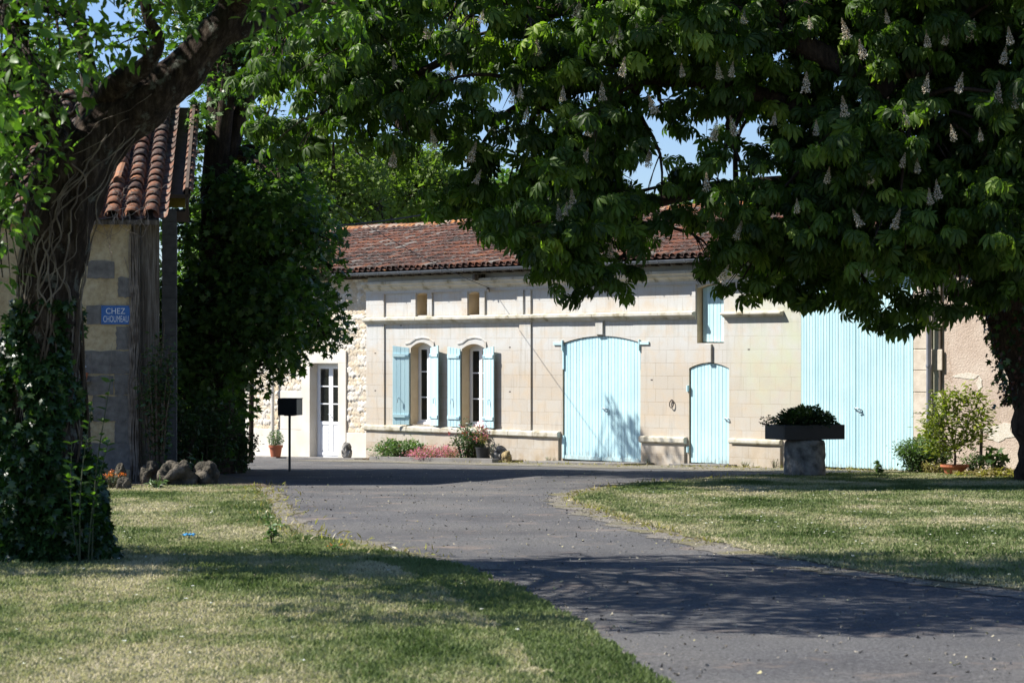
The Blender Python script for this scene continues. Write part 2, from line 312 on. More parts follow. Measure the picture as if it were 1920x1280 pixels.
def gravel_mat():
    m, nt, b = new_mat('stony_forecourt'); v = coords(nt)
    c = ramp(nt, noise_n(nt, v, 50, 4, .8), [(.3, (.07, .065, .06)), (.5, (.2, .185, .16)), (.7, (.42, .38, .33))])
    c = mix(nt, ramp(nt, noise_n(nt, v, 1.4, 6, .7), [(.48, (0, 0, 0)), (.62, (.8, .8, .8))]), c, (.17, .155, .07))
    nt.links.new(c, b.inputs['Base Color']); b.inputs['Roughness'].default_value = 1; b.inputs['Specular IOR Level'].default_value = .1
    bump(nt, noise_n(nt, v, 60, 4, .8), b, 1, .02); return m
M['gravel'] = gravel_mat()
M['mulch'] = simple('leaf_litter_soil', (.16, .12, .08), (.05, .035, .022), 14, 1, 1, .03, stops=[(.35, (.035, .026, .016)), (.55, (.11, .08, .05)), (.72, (.3, .23, .15))])
M['concrete'] = simple('pale_concrete', (.21, .20, .185), (.13, .12, .11), 5, .95, .5, .006)
M['signblue'] = simple('enamel_blue', (.02, .11, .33), (.015, .085, .27), 8, .45, 0)
M['signwhite'] = simple('enamel_white', (.6, .62, .66), (.5, .52, .56), 12, .5, 0)
M['litter'] = simple('blue_plastic', (.08, .35, .62), (.06, .28, .5), 5, .4, 0)
M['yellowfoam'] = simple('yellow_insulation', (.45, .38, .08), (.35, .28, .05), 20, .9, .5)

# ------------------------------------------------------------------ mesh building
class MB:
    def __init__(s): s.v = []; s.f = []; s.t = []; s.g = []
    def add(s, vs, fs, tone=.5):
        o = len(s.v); s.g.append((o, len(s.f))); s.v += [tuple(v) for v in vs]; s.f += [tuple(i + o for i in f) for f in fs]; s.t += [tone] * len(vs)
    def box(s, a, b, tone=.5, bev=0):
        x0, y0, z0 = a; x1, y1, z1 = b
        if x0 > x1: x0, x1 = x1, x0
        if y0 > y1: y0, y1 = y1, y0
        if z0 > z1: z0, z1 = z1, z0
        s.add([(x0, y0, z0), (x1, y0, z0), (x1, y1, z0), (x0, y1, z0), (x0, y0, z1), (x1, y0, z1), (x1, y1, z1), (x0, y1, z1)],
              [(0, 3, 2, 1), (4, 5, 6, 7), (0, 1, 5, 4), (1, 2, 6, 5), (2, 3, 7, 6), (3, 0, 4, 7)], tone)
    def extrude(s, poly, y0, y1, tone=.5):      # poly in (x,z), extruded along y
        n = len(poly); vs = [(p[0], y0, p[1]) for p in poly] + [(p[0], y1, p[1]) for p in poly]
        tris = tessellate_polygon([[Vector((p[0], p[1], 0)) for p in poly]])
        fs = [tuple(t) for t in tris] + [tuple(i + n for i in reversed(t)) for t in tris]
        fs += [(i, (i + 1) % n, (i + 1) % n + n, i + n) for i in range(n)]
        s.add(vs, fs, tone)
    def profile(s, prof, x0, x1, tone=.5, seg=1, wob=0):  # prof in (y,z) swept along x
        n = len(prof); vs = []; fs = []
        for k in range(seg + 1):
            x = x0 + (x1 - x0) * k / seg; d = random.uniform(-wob, wob)
            vs += [(x, p[0] + d, p[1] + d * .5) for p in prof]
        for k in range(seg):
            for i in range(n): fs.append((k * n + i, k * n + (i + 1) % n, (k + 1) * n + (i + 1) % n, (k + 1) * n + i))
        fs += [tuple(range(n)), tuple(range(seg * n + n - 1, seg * n - 1, -1))]
        s.add(vs, fs, tone)
    def tube(s, pts, rad, n=8, tone=.5, cap=True, nz=0, nscale=3):
        pts = [Vector(p) for p in pts]; m = len(pts)
        if not hasattr(rad, '__len__'): rad = [rad] * m
        vs = []; fs = []; prev = None
        for i, p in enumerate(pts):
            t = (pts[min(i + 1, m - 1)] - pts[max(i - 1, 0)]).normalized()
            if prev is None: a = t.orthogonal().normalized()
            else: a = (prev - t * prev.dot(t)).normalized()
            prev = a; b = t.cross(a)
            for k in range(n):
                an = 2 * math.pi * k / n; d = a * math.cos(an) + b * math.sin(an); r = rad[i]
                if nz: r *= 1 + nz * noise.fractal((p + d * r) * nscale, 1, 2, 4) + nz * .6 * noise.noise(Vector((math.cos(an) * 3, math.sin(an) * 3, p.z * .6)))
                vs.append(p + d * r)
        for i in range(m - 1):
            for k in range(n): fs.append((i * n + k, i * n + (k + 1) % n, (i + 1) * n + (k + 1) % n, (i + 1) * n + k))
        if cap: fs += [tuple(range(n - 1, -1, -1)), tuple(range((m - 1) * n, m * n))]
        s.add(vs, fs, tone)
    def lathe(s, prof, n=20, c=(0, 0, 0), tone=.5, sx=1, sy=1):
        vs = []; fs = []; m = len(prof)
        for r, z in prof:
            for k in range(n): a = 2 * math.pi * k / n; vs.append((c[0] + r * math.cos(a) * sx, c[1] + r * math.sin(a) * sy, c[2] + z))
        for i in range(m - 1):
            for k in range(n): fs.append((i * n + k, i * n + (k + 1) % n, (i + 1) * n + (k + 1) % n, (i + 1) * n + k))
        fs += [tuple(range(n - 1, -1, -1)), tuple(range((m - 1) * n, m * n))]
        s.add(vs, fs, tone)
def rawmesh(name, V, Fc, tone=None, smooth=False):
    me = bpy.data.meshes.new(name)
    if isinstance(V, np.ndarray):
        k = Fc.shape[1]; me.vertices.add(len(V)); me.vertices.foreach_set('co', V.astype(np.float32).ravel())
        me.loops.add(Fc.size); me.loops.foreach_set('vertex_index', Fc.astype(np.int32).ravel())
        me.polygons.add(len(Fc)); me.polygons.foreach_set('loop_start', np.arange(0, Fc.size, k, dtype=np.int32))
        me.update(calc_edges=True)
    else:
        me.from_pydata(V, [], Fc); me.update()
    if tone is not None:
        a = me.attributes.new('tone', 'FLOAT', 'POINT'); a.data.foreach_set('value', np.asarray(tone, np.float32))
    if smooth: me.polygons.foreach_set('use_smooth', np.ones(len(me.polygons), bool))
    return me
def link(name, me, mat, parent=None):
    o = bpy.data.objects.new(name, me); COL.objects.link(o)
    if mat and not me.materials: me.materials.append(mat)
    if parent: o.parent = parent
    return o
def obj(name, mb, mat, parent=None, smooth=False, bevel=0):
    me = rawmesh(name, mb.v, mb.f, mb.t, smooth)
    if smooth or True:
        bm = bmesh.new(); bm.from_mesh(me); bmesh.ops.recalc_face_normals(bm, faces=bm.faces); bm.to_mesh(me); bm.free()
    o = link(name, me, mat, parent)
    if bevel:
        bv = o.modifiers.new('bevel', 'BEVEL'); bv.width = bevel; bv.segments = 2; bv.limit_method = 'ANGLE'; bv.angle_limit = R(40)
    return o
def each(name, mb, mat, parent=None, smooth=False, bevel=0):
    """one object for every piece that was added to the builder"""
    for k, (v0, f0) in enumerate(mb.g):
        v1, f1 = mb.g[k + 1] if k + 1 < len(mb.g) else (len(mb.v), len(mb.f)); q = MB()
        q.add(mb.v[v0:v1], [tuple(i - v0 for i in f) for f in mb.f[f0:f1]]); q.t = mb.t[v0:v1]; obj(name, q, mat, parent, smooth, bevel)
def tag(o, label=None, cat=None, group=None, kind=None):
    if label: o['label'] = label
    if cat: o['category'] = cat
    if group: o['group'] = group
    if kind: o['kind'] = kind
    return o
def thing(name, label, cat, loc=(0, 0, 0), rotz=0, group=None):
    o = bpy.data.objects.new(name, None); COL.objects.link(o); o.location = loc; o.rotation_euler = (0, 0, rotz); o.empty_display_size = .2
    return tag(o, label, cat, group)

# ------------------------------------------------------------------ leaves
def leaf_template(kind):
    if kind == 'simple':                        # one folded, slightly drooping leaf, base at the origin, growing along +y
        V = np.array([(0, 0, 0), (-.22, .35, .05), (0, .4, -.03), (.22, .35, .05), (-.17, .72, .0), (0, .75, -.07), (.17, .72, 0), (0, 1, -.16)], float)
        Q = np.array([(0, 2, 1, 1), (0, 3, 2, 2), (1, 2, 5, 4), (2, 3, 6, 5), (4, 5, 7, 7), (5, 6, 7, 7)])
    elif kind == 'slim':
        V = np.array([(0, 0, 0), (-.10, .4, .03), (.10, .4, .03), (0, 1, -.12)], float); Q = np.array([(0, 2, 1, 1), (1, 2, 3, 3)])
    elif kind == 'card':                        # two tilted halves of a small leaf
        V = np.array([(0, 0, 0), (-.38, .45, .10), (0, .5, -.05), (.38, .45, .10), (0, 1, -.12)], float); Q = np.array([(0, 2, 4, 1), (0, 3, 4, 2)])
    elif kind == 'lobed':                       # five-pointed leaf
        V = np.array([(0, 0, 0), (-.5, .15, -.06), (-.22, .32, .04), (-.55, .62, -.08), (-.16, .62, .02), (0, 1.0, -.12), (.16, .62, .02), (.55, .62, -.08), (.22, .32, .04), (.5, .15, -.06), (0, .45, -.02)], float)
        Q = np.array([(0, 10, 2, 1), (2, 10, 4, 3), (4, 10, 6, 5), (6, 10, 8, 7), (8, 10, 0, 9)])
    elif kind == 'palmate':                     # horse-chestnut leaf: seven drooping leaflets on one stalk
        V = []; Q = []
        for a, L in ((-125, .55), (-82, .78), (-40, .95), (0, 1.0), (40, .95), (82, .78), (125, .55)):
            o = len(V); ca, sa = math.cos(R(a)), math.sin(R(a))
            for x, y, z in ((0, .02, 0), (-.10, .4, .045), (0, .4, -.02), (.10, .4, .045), (-.185, .72, .04), (0, .74, -.05), (.185, .72, .04), (0, 1, -.06)):
                x *= L * 1.15; y *= L; dr = -.75 * y * y
                V.append((x * ca + y * sa, -x * sa + y * ca, z + dr))
            for q in ((0, 2, 1, 1), (0, 3, 2, 2), (1, 2, 5, 4), (2, 3, 6, 5), (4, 5, 7, 7), (5, 6, 7, 7)): Q.append(tuple(i + o for i in q))
        V = np.array(V); Q = np.array(Q)
    return V, Q
def leaves_arrays(P, D, size, kind, up_jit=.5, tone=None, roll=.5):
    """P positions, D growing directions (n,3), size (n,)"""
    n = len(P); T, Q = leaf_template(kind)
    D = D / (np.linalg.norm(D, axis=1, keepdims=True) + 1e-9)
    U = np.zeros((n, 3)); U[:, 2] = 1; U += rng.normal(0, up_jit, (n, 3))
    Rt = np.cross(D, U); Rt /= (np.linalg.norm(Rt, axis=1, keepdims=True) + 1e-9)
    U = np.cross(Rt, D)
    V = (P[:, None, :] + (T[None, :, 0:1] * Rt[:, None, :] + T[None, :, 1:2] * D[:, None, :] + T[None, :, 2:3] * U[:, None, :]) * size[:, None, None])
    k = len(T); Fq = (Q[None, :, :] + (np.arange(n) * k)[:, None, None])
    if tone is None: tone = rng.random(n)
    return V.reshape(-1, 3), Fq.reshape(-1, 4), np.repeat(tone, k)
def quads_fix(V, Fq, tone, name):
    """quads where the last two indices match are triangles"""
    me = bpy.data.meshes.new(name); tri = Fq[:, 2] == Fq[:, 3]
    A = Fq[~tri]; B = Fq[tri][:, :3]
    me.vertices.add(len(V)); me.vertices.foreach_set('co', V.astype(np.float32).ravel())
    loops = np.concatenate([A.ravel(), B.ravel()]).astype(np.int32)
    starts = np.concatenate([np.arange(len(A)) * 4, len(A) * 4 + np.arange(len(B)) * 3]).astype(np.int32)
    me.loops.add(len(loops)); me.loops.foreach_set('vertex_index', loops)
    me.polygons.add(len(starts)); me.polygons.foreach_set('loop_start', starts); me.update(calc_edges=True)
    a = me.attributes.new('tone', 'FLOAT', 'POINT'); a.data.foreach_set('value', tone.astype(np.float32))
    return me
def leaves(name, P, D, size, kind, mat, parent=None, origin=(0, 0, 0), tone=None, up_jit=.5):
    V, Fq, t = leaves_arrays(np.asarray(P) - np.asarray(origin)[None, :], np.asarray(D), np.asarray(size), kind, up_jit, tone)
    return link(name, quads_fix(V, Fq, t, name), mat, parent)
def in_poly(pts, poly):
    x, y = pts[:, 0], pts[:, 1]; ins = np.zeros(len(pts), bool); n = len(poly)
    for i in range(n):
        x0, y0 = poly[i]; x1, y1 = poly[(i + 1) % n]
        c = ((y0 > y) != (y1 > y)) & (x < (x1 - x0) * (y - y0) / (y1 - y0 + 1e-9) + x0); ins ^= c
    return ins
def dist_poly(p, polys):
    d = 1e9
    for poly in polys:
        n = len(poly)
        for i in range(n):
            a = np.array(poly[i], float); b = np.array(poly[(i + 1) % n], float); ab = b - a
            t = np.clip(np.dot(p - a, ab) / np.dot(ab, ab), 0, 1); d = min(d, np.linalg.norm(p - a - t * ab))
    return d
def lobes_from(outline, holes, Y0, dY, n, rmin, rmax, flat=.8):
    """bough clumps (centre, radii): solid ellipsoids spread through a crown around depth Y0"""
    o = np.array(outline, float); lo, hi = o.min(0), o.max(0); out = []
    while len(out) < n:
        p = lo + rng.random(2) * (hi - lo)
        if not in_poly(p[None], outline)[0]: continue
        if any(in_poly(p[None], h)[0] for h in holes): continue
        Y = Y0 + dY * rng.uniform(-1, 1); sc = F / Y
        r = min(max(dist_poly(p, [outline] + holes) / sc, rmin), rmax) * rng.uniform(.75, 1)
        out.append((np.array(at(p[0], p[1], Y)), np.array([r, r, r * flat])))
    return out
def sample_lobes(lobes, per_m2, shell=.5):
    P = []; O = []
    for c, r in lobes:
        n = max(int(per_m2 * 4 * math.pi * float(np.prod(r)) ** (2 / 3)), 4)
        d = rng.normal(0, 1, (n, 3)); d /= np.linalg.norm(d, axis=1, keepdims=True)
        q = (shell + (1 - shell) * rng.random(n) ** .6)[:, None]
        P.append(c + d * r * q); O.append(d)
    return np.concatenate(P), np.concatenate(O)

# ================================================================== THE SETTING
def sheet(name, rows, mat, kind='structure', label=None):
    """rows: list of (Y, x0, x1, dz, nx)"""
    V = []; Fc = []; nx = rows[0][4]
    for (Y, x0, x1, dz, _) in rows:
        for i in range(nx + 1): V.append((x0 + (x1 - x0) * i / nx, Y, gz(Y) + dz))
    for j in range(len(rows) - 1):
        for i in range(nx):
            a = j * (nx + 1) + i; Fc.append((a, a + 1, a + nx + 2, a + nx + 1))
    me = rawmesh(name, V, Fc, None, True); o = link(name, me, mat); o['kind'] = kind
    if label: o['label'] = label
    return o
sheet('ground', [(Y, -400, 400, -.012, 2) for Y in list(range(-30, 66, 2)) + [100, 300, 900]], M['lawn'])
Lpts = [ground_at(*p) for p in ((1235, 1290), (1150, 1222), (1060, 1160), (960, 1105), (850, 1062), (740, 1040), (640, 1018), (560, 1005), (520, 985), (500, 960), (492, 932), (470, 912))]
Rpts = [ground_at(*p) for p in ((2300, 1165), (1920, 1108), (1740, 1088), (1620, 1073), (1450, 1043), (1300, 1008), (1150, 966), (1075, 938), (1100, 924), (1200, 907), (1400, 893), (1600, 888), (1900, 882))]
def edge(pts):
    ys = [p.y for p in pts]; xs = [p.x for p in pts]; order = np.argsort(ys); ys = np.array(ys)[order]; xs = np.array(xs)[order]
    return lambda Y: float(np.interp(Y, ys, xs))
eL0, eR0 = edge(Lpts), edge(Rpts)
LY0, LY1 = -3.0, Lpts[-1].y
RY0, RY1 = 3.0, Rpts[-1].y
sL = (Lpts[1].x - Lpts[0].x) / (Lpts[1].y - Lpts[0].y)
def eL(Y):
    x = eL0(Y) if Y > Lpts[0].y else Lpts[0].x + (Lpts[0].y - Y) * .30
    return x + .10 * noise.noise(Vector((Y * 2.5, 1, 0))) + .06 * noise.noise(Vector((Y * 9, 5, 0)))
def eR(Y):
    x = eR0(Y) if Y > Rpts[0].y else Rpts[0].x + (Rpts[0].y - Y) * 1.0
    return x + .13 * noise.noise(Vector((Y * 1.8, 9, 0))) + .06 * noise.noise(Vector((Y * 8, 3, 0)))
sheet('road', [(Y, -9 if Y > 30 else eL(Y) - .6, 34, 0.0, 12) for Y in np.arange(-4, 60, .4)], M['asphalt'])
sheet('lawn', [(Y, -40, eL(Y), .012, 6) for Y in np.arange(LY0, LY1, .1)], M['lawn'])
sheet('lawn', [(Y, eR(Y), 34, .012, 6) for Y in np.arange(RY0, RY1, .1)], M['lawn'])
sheet('gravel_margin', [(Y, eR(Y) - .38 - .22 * noise.noise(Vector((Y * 1.3, 4, 0))) - .1 * noise.noise(Vector((Y * 6, 4, 0))), eR(Y) + .1, .005, 3) for Y in np.arange(12, RY1 + .3, .1)], M['gravel'])
sheet('gravel_margin', [(Y, eL(Y) - .1, eL(Y) + .30 + .25 * noise.noise(Vector((Y * 1.1, 14, 0))) + .1 * noise.noise(Vector((Y * 6, 8, 0))), .005, 3) for Y in np.arange(19, LY1, .1)], M['gravel'])
# litter-covered bed at the end of the left lawn
sheet('planting_bed', [(Y, -14, -3.6 - .25 * (Y - LY1) + .12 * noise.noise(Vector((Y * 2, 7, 0))), .03 * min(1, (Y - LY1 + .6) / .8), 16) for Y in np.arange(LY1 - .6, 50, .25)], M['mulch'])

# ================================================================== THE STONE HOUSE
PX0, PY0 = 1.875, 50.0; DX, DY = .661, -.7504; HZ = gz(50.0)
ANG = math.atan2(DY, DX)
def U(px):
    k = (px - CX) / F; return (PY0 * k - PX0) / (DX - DY * k)
def Zf(px, py):
    Y = PY0 + DY * U(px); return (HY - py) / F * Y - HZ
def W(px, py): return (U(px), Zf(px, py))
def wall_to_world(u, y, z=0):
    return Vector((PX0 + u * DX - y * DY, PY0 + u * DY + y * DX, HZ + z))
house = thing('stone_house', 'long cream limestone house with red tiled roof and pale blue doors behind the trees', 'house', (PX0, PY0, HZ), ANG)
def arch(u0, u1, z0, z1, rise, n=10):
    """opening outline, counter-clockwise; z1 is the springing height"""
    p = [(u0, z0), (u1, z0), (u1, z1)]
    if rise > 0:
        for i in range(1, n): t = i / n; p.append((u1 + (u0 - u1) * t, z1 + rise * (1 - (2 * t - 1) ** 2)))
    p.append((u0, z1)); return p
uA, uB, uC, uQ = U(690), U(1502), U(1714), U(1760)
ZB = -.6; ZT = 4.18
op = {}
op['win1'] = arch(U(770), U(810.5), Zf(790, 796), Zf(790, 652), Zf(790, 645) - Zf(790, 652) + .04)
op['win2'] = arch(U(866), U(910), Zf(888, 800), Zf(888, 654), .11)
op['door'] = arch(U(1055), U(1200.5), -.45, Zf(1055, 643), Zf(1128, 628) - Zf(1128, 641))
op['small'] = arch(U(1292), U(1367), -.45, Zf(1292, 690), Zf(1330, 680) - Zf(1330, 690.5))
op['attic'] = arch(U(1307), U(1357), Zf(1330, 643), Zf(1330, 540), .07)
op['hole1'] = arch(U(782), U(803), Zf(792, 591), Zf(792, 553), .045)
op['hole2'] = arch(U(879), U(901), Zf(890, 590), Zf(890, 551), .045)
op['tall'] = arch(uB, uC, -.45, Zf(1600, 520), 0)
ztall = Zf(1600, 520)
def wall_with_holes(outer, holes, y, depth, mat_i=0, ndiv=0):
    mb = MB(); loops = [outer] + holes
    tess = tessellate_polygon([[Vector((p[0], p[1], 0)) for p in lp] for lp in loops])
    allv = [(p[0], y, p[1]) for lp in loops for p in lp]
    mb.add(allv, [tuple(t) for t in tess]); return mb
def reveal(lp, y, depth, mb):
    n = len(lp); vs = [(p[0], y + .0, p[1]) for p in lp] + [(p[0], y + depth, p[1]) for p in lp]
    mb.add(vs, [(i, i + n, (i + 1) % n + n, (i + 1) % n) for i in range(n)])
wl = wall_with_holes([(uA, ZB), (uQ, ZB), (uQ, ZT), (uA, ZT)], list(op.values()), 0, .3)
wl.add([(uA, 0, ZB), (uA, .6, ZB), (uA, .6, ZT), (uA, 0, ZT)], [(0, 1, 2, 3)])
obj('wall', wl, M['ashlar'], house)
rv = MB()
for k, lp in op.items(): reveal(lp, .0005, .50 if k.startswith('hole') or k == 'attic' else .34, rv)
each('opening_reveal', rv, M['reveal'], house)
# dark rooms behind windows and attic holes
rm = MB()
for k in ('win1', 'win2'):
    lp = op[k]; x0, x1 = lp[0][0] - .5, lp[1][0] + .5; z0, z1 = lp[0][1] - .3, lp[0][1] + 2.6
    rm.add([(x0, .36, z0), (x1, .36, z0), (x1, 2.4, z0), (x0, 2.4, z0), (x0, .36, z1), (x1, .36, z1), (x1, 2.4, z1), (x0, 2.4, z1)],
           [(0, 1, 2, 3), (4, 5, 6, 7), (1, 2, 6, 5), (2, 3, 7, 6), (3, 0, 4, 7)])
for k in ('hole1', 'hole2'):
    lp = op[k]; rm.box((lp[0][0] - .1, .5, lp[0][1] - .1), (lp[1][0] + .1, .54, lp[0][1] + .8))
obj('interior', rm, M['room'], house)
# back and side walls
bk = MB(); D_H = 8.6; uL = U(380)
bk.box((uL, D_H - .3, ZB), (uQ + 9, D_H, 4.0)); bk.box((uQ + 8.6, .3, ZB), (uQ + 9, D_H - .3, 4.0)); bk.box((uL, .3, ZB), (uL + .3, D_H - .31, 4.0))
for ue in (uL + .15, uQ + 8.8):
    bk.add([(ue, .1, 4.0), (ue, D_H, 4.0), (ue, D_H / 2, 5.35)], [(0, 1, 2)])
each('rear_wall', bk, M['smooth'], house)

# --- pilasters, frieze panels, string course, cornice
tr = MB(); P_ = .035
sc_z = Zf(1000, 593)                            # underside of string course
def zc(px, py): return Zf(px, py)
zs1 = zc(1000, 603); zs2 = zc(1000, 592); zsill1 = zc(900, 815); zsill2 = zc(900, 803)
zcor = zc(900, 540)
pil = [(uA, U(722)), (U(976), U(997))]
for a, b in pil:
    tr.box((a - (.02 if a == uA else 0), -P_, ZB), (b, .002, zsill1 - .002)); tr.box((a - (.02 if a == uA else 0), -P_, zsill2 + .002), (b, .002, zs1 - .002))
each('pilaster', tr, M['ashlar'], house)
fz = MB()                                       # raised frame of the frieze above the string course
zf0 = zs2 + .03; zf1 = zcor
fr = [(uA - .02, U(722)), (U(773), U(781.5)), (U(803.5), U(812)), (U(868), U(878.5)), (U(901.5), U(911)), (U(972), U(983)), (U(988), U(997)), (U(1300), U(1306.5))]
for a, b in fr: fz.box((a, -.04, zf0), (b, .002, zf1 - .002))
top0 = zc(900, 546); fz.box((uA - .021, -.043, top0), (U(1480), .002, zcor - .001))
each('frieze_block', fz, M['ashlar'], house)
def string_prof(z0, z1, d): return [(0.01, z0), (-d * .35, z0), (-d * .45, z0 + (z1 - z0) * .3), (-d * .85, z0 + (z1 - z0) * .45), (-d, z0 + (z1 - z0) * .55), (-d, z1 - .01), (0.01, z1 + .02)]
sc = MB()
n0, n1 = U(689) - .05, U(1306); segs = int((n1 - n0) / .9)
for i in range(segs):
    a = n0 + (n1 - n0) * i / segs; b = n0 + (n1 - n0) * (i + 1) / segs
    j = random.uniform(-.004, .004); sc.profile([(y + j if y < 0 else y, z) for y, z in string_prof(zs1, zs2 + .02, .13)], a + .002, b - .002)
obj('string_course', sc, M['trimdirty'], house, bevel=.006)
sc = MB(); a0, a1 = U(1357), U(1470)
for i in range(2):
    a = a0 + (a1 - a0) * i / 2; sc.profile(string_prof(zc(1410, 594), zc(1410, 585), .12), a + .002, a0 + (a1 - a0) * (i + 1) / 2 - .002)
obj('string_course', sc, M['trimdirty'], house, bevel=.006)
co = MB(); c0, c1 = uA - .06, U(1500); segs = 14
for i in range(segs):
    a = c0 + (c1 - c0) * i / segs; b = c0 + (c1 - c0) * (i + 1) / segs
    co.profile([(0.01, zcor), (-.05, zcor), (-.07, zcor + .05), (-.13, zcor + .08), (-.15, zcor + .13), (-.19, zcor + .15), (-.19, zcor + .21), (.01, zcor + .21)], a + .002, b - .002)
obj('cornice', co, M['trimdirty'], house, bevel=.006)
# sill band, broken by the doors
sb = MB()
def sill(a, b, z0, z1, worn=0):
    n = max(int((b - a) / .75), 1)
    for i in range(n):
        x0 = a + (b - a) * i / n; x1 = a + (b - a) * (i + 1) / n; jj = random.uniform(-.012, .006)
        zz = z0 + (random.uniform(0, .05) if worn else 0)
        sb.profile([(0.01, zz), (-.06, zz), (-.10 + jj, zz + .03), (-.10 + jj, z1 - .02), (-.08, z1), (0.01, z1 + .01)], x0 + .003, x1 - .003, seg=3, wob=.003)
sill(uA - .05, U(768), zsill1, zsill2); sill(U(768), U(914), zsill1, zsill2 + .0); sill(U(914), U(1052), zsill1 - .01, zsill2 - .01)
sill(U(1203), U(1289), zc(1245, 831), zc(1245, 818), 1); sill(U(1371), U(1468), zc(1420, 836), zc(1420, 823), 1)
each('sill_stone', sb, M['trimdirty'], house, bevel=.012)
# lower wall thickened below the sill band
lw = MB()
for a, b, z in ((uA - .02, U(1050), zsill1), (U(1206), U(1286), zc(1245, 831)), (U(1373), U(1466), zc(1420, 836))):
    lw.box((a, -.05, ZB), (b, .002, z - .003))
each('plinth', lw, M['ashlar'], house, bevel=.01)
# hood moulds and keystones
for u0, u1, px in ((U(765), U(829), 797), (U(863), U(927), 895)):
    hm = MB(); uc = (u0 + u1) / 2 - .08; hw = (u1 - u0) / 2; zb = zc(px, 644)
    pts = [(uc - hw, zb - .02), (uc - hw * .72, zb), (uc - hw * .4, zb + .09), (uc, zb + .12), (uc + hw * .4, zb + .09), (uc + hw * .68, zb), (uc + hw * .68, zb - .14)]
    for i in range(len(pts) - 1):
        (xa, za), (xb, zbb) = pts[i], pts[i + 1]
        if i == len(pts) - 2: hm.box((xa - .012, -.03, zbb), (xa + .012, .002, za)); continue
        hm.add([(xa, -.016, za), (xb, -.016, zbb), (xb, -.022, zbb + .03), (xa, -.022, za + .03), (xa, .003, za), (xb, .003, zbb), (xb, .003, zbb + .045), (xa, .003, za + .045)],
               [(0, 1, 2, 3), (0, 4, 5, 1), (3, 2, 6, 7), (0, 3, 7, 4), (1, 5, 6, 2)])
    obj('hood_mould', hm, M['ashlar'], house)
ks = MB()
ks.box((U(1119), -.045, zc(1128, 627)), (U(1132.5), .002, zs1 - .004)); ks.extrude([(U(1327), zc(1330, 679)), (U(1336), zc(1330, 679)), (U(1336), zc(1330, 645)), (U(1322), zc(1330, 645))], -.05, .002)
each('keystone', ks, M['ashlar'], house, bevel=.004)
# tall-door quoins at the right end
qn = MB(); z = ZB; i = 0
while z < ZT - .4:
    h = random.uniform(.38, .48); qn.box((uC + .004, -.03 - random.uniform(0, .006), z + .004), (uC + (.42 if i % 2 else .66), .002, min(z + h, ZT) - .004)); z += h; i += 1
each('quoin', qn, M['trim'], house, bevel=.012)

# --- rubble wall with French door
def rubble(u0, u1, z0, z1, y0, hole=None, step=.022):
    nu = int((u1 - u0) / step); nz_ = int((z1 - z0) / step)
    uu = np.linspace(u0, u1, nu + 1); zz = np.linspace(z0, z1, nz_ + 1); Ug, Zg = np.meshgrid(uu, zz)
    rowh = .125; seeds = []
    r = 0; z = z0 - .2
    while z < z1 + .2:
        x = u0 - .3 + random.random() * .2; rh = rowh * random.uniform(.75, 1.3)
        while x < u1 + .3:
            wd = random.uniform(.12, .34); seeds.append((x + wd / 2, z + rh / 2 + random.uniform(-.02, .02), random.random(), wd, rh)); x += wd
        z += rh
    sd = np.array(seeds); H = np.zeros_like(Ug); T = np.zeros_like(Ug)
    wu = .018 * np.sin(Ug * 23 + Zg * 31) + .012 * np.sin(Ug * 61 - Zg * 47); wz = .014 * np.sin(Ug * 37 - Zg * 19) + .01 * np.sin(Zg * 71 + Ug * 53)
    for j in range(Ug.shape[0]):
        near = sd[np.abs(sd[:, 1] - zz[j]) < .3]
        du = (np.abs(Ug[j][:, None] + wu[j][:, None] - near[None, :, 0]) / (near[None, :, 3])); dz = np.abs(Zg[j][:, None] + wz[j][:, None] - near[None, :, 1]) / near[None, :, 4]
        d = (du ** 4 + dz ** 4) ** .25; k = d.argmin(1); dm = d[np.arange(len(k)), k]
        H[j] = np.clip((.56 - dm) / .2, 0, 1) ** .6 * (.4 + .6 * near[k, 2]); T[j] = np.where(dm > .53, .93, near[k, 2] * .85)
    N_ = (np.sin(Ug * 97 + Zg * 43) * np.sin(Zg * 113 - Ug * 37)) * .12 + rng.normal(0, .09, Ug.shape)
    Y = y0 - .04 * (H + N_ * (H > .1))
    V = np.stack([Ug, Y, Zg], -1).reshape(-1, 3); idx = np.arange(V.shape[0]).reshape(Ug.shape)
    Q = np.stack([idx[:-1, :-1], idx[:-1, 1:], idx[1:, 1:], idx[1:, :-1]], -1).reshape(-1, 4)
    if hole:
        cu = V[Q].mean(1); keep = ~((cu[:, 0] > hole[0]) & (cu[:, 0] < hole[1]) & (cu[:, 2] < hole[2])); Q = Q[keep]
    return rawmesh('rubble_wall', V, Q, T.reshape(-1), True)
d0, d1 = U(577), U(630); zd = zc(600, 681); y_r = .12
zpl = zc(560, 806)
link('rubble_wall', rubble(uL, uA, zpl - .1, 4.02, y_r, (d0 - .12, d1 + .12, zd + .12)), M['rubble'], house)
pl = MB(); pl.box((uL, y_r - .05, ZB), (d0 - .34, y_r + .1, zpl)); pl.box((d1 + .3, y_r - .05, ZB), (uA - .005, y_r + .1, zpl - .02))
each('plinth', pl, M['smooth'], house, bevel=.01)
sr = MB(); y1s = y_r - .062                     # dressed surround
sr.box((d0 - .34, y1s, ZB), (d0, y_r + .30, zd)); sr.box((d1, y1s, ZB), (d1 + .30, y_r + .30, zd)); sr.box((d0 - .34, y1s, zd), (d1 + .30, y_r + .3, zd + .30))
sr.box((U(521), y1s + .01, zpl + .003), (d0 - .345, y_r + .05, zc(540, 733)))
each('door_surround', sr, M['smooth'], house, bevel=.008)
ds = MB(); ds.box((d0 - .2, -.45, -.6), (d1 + .2, y_r + .3, -.19)); obj('doorstep', ds, M['concrete'], house, bevel=.01)
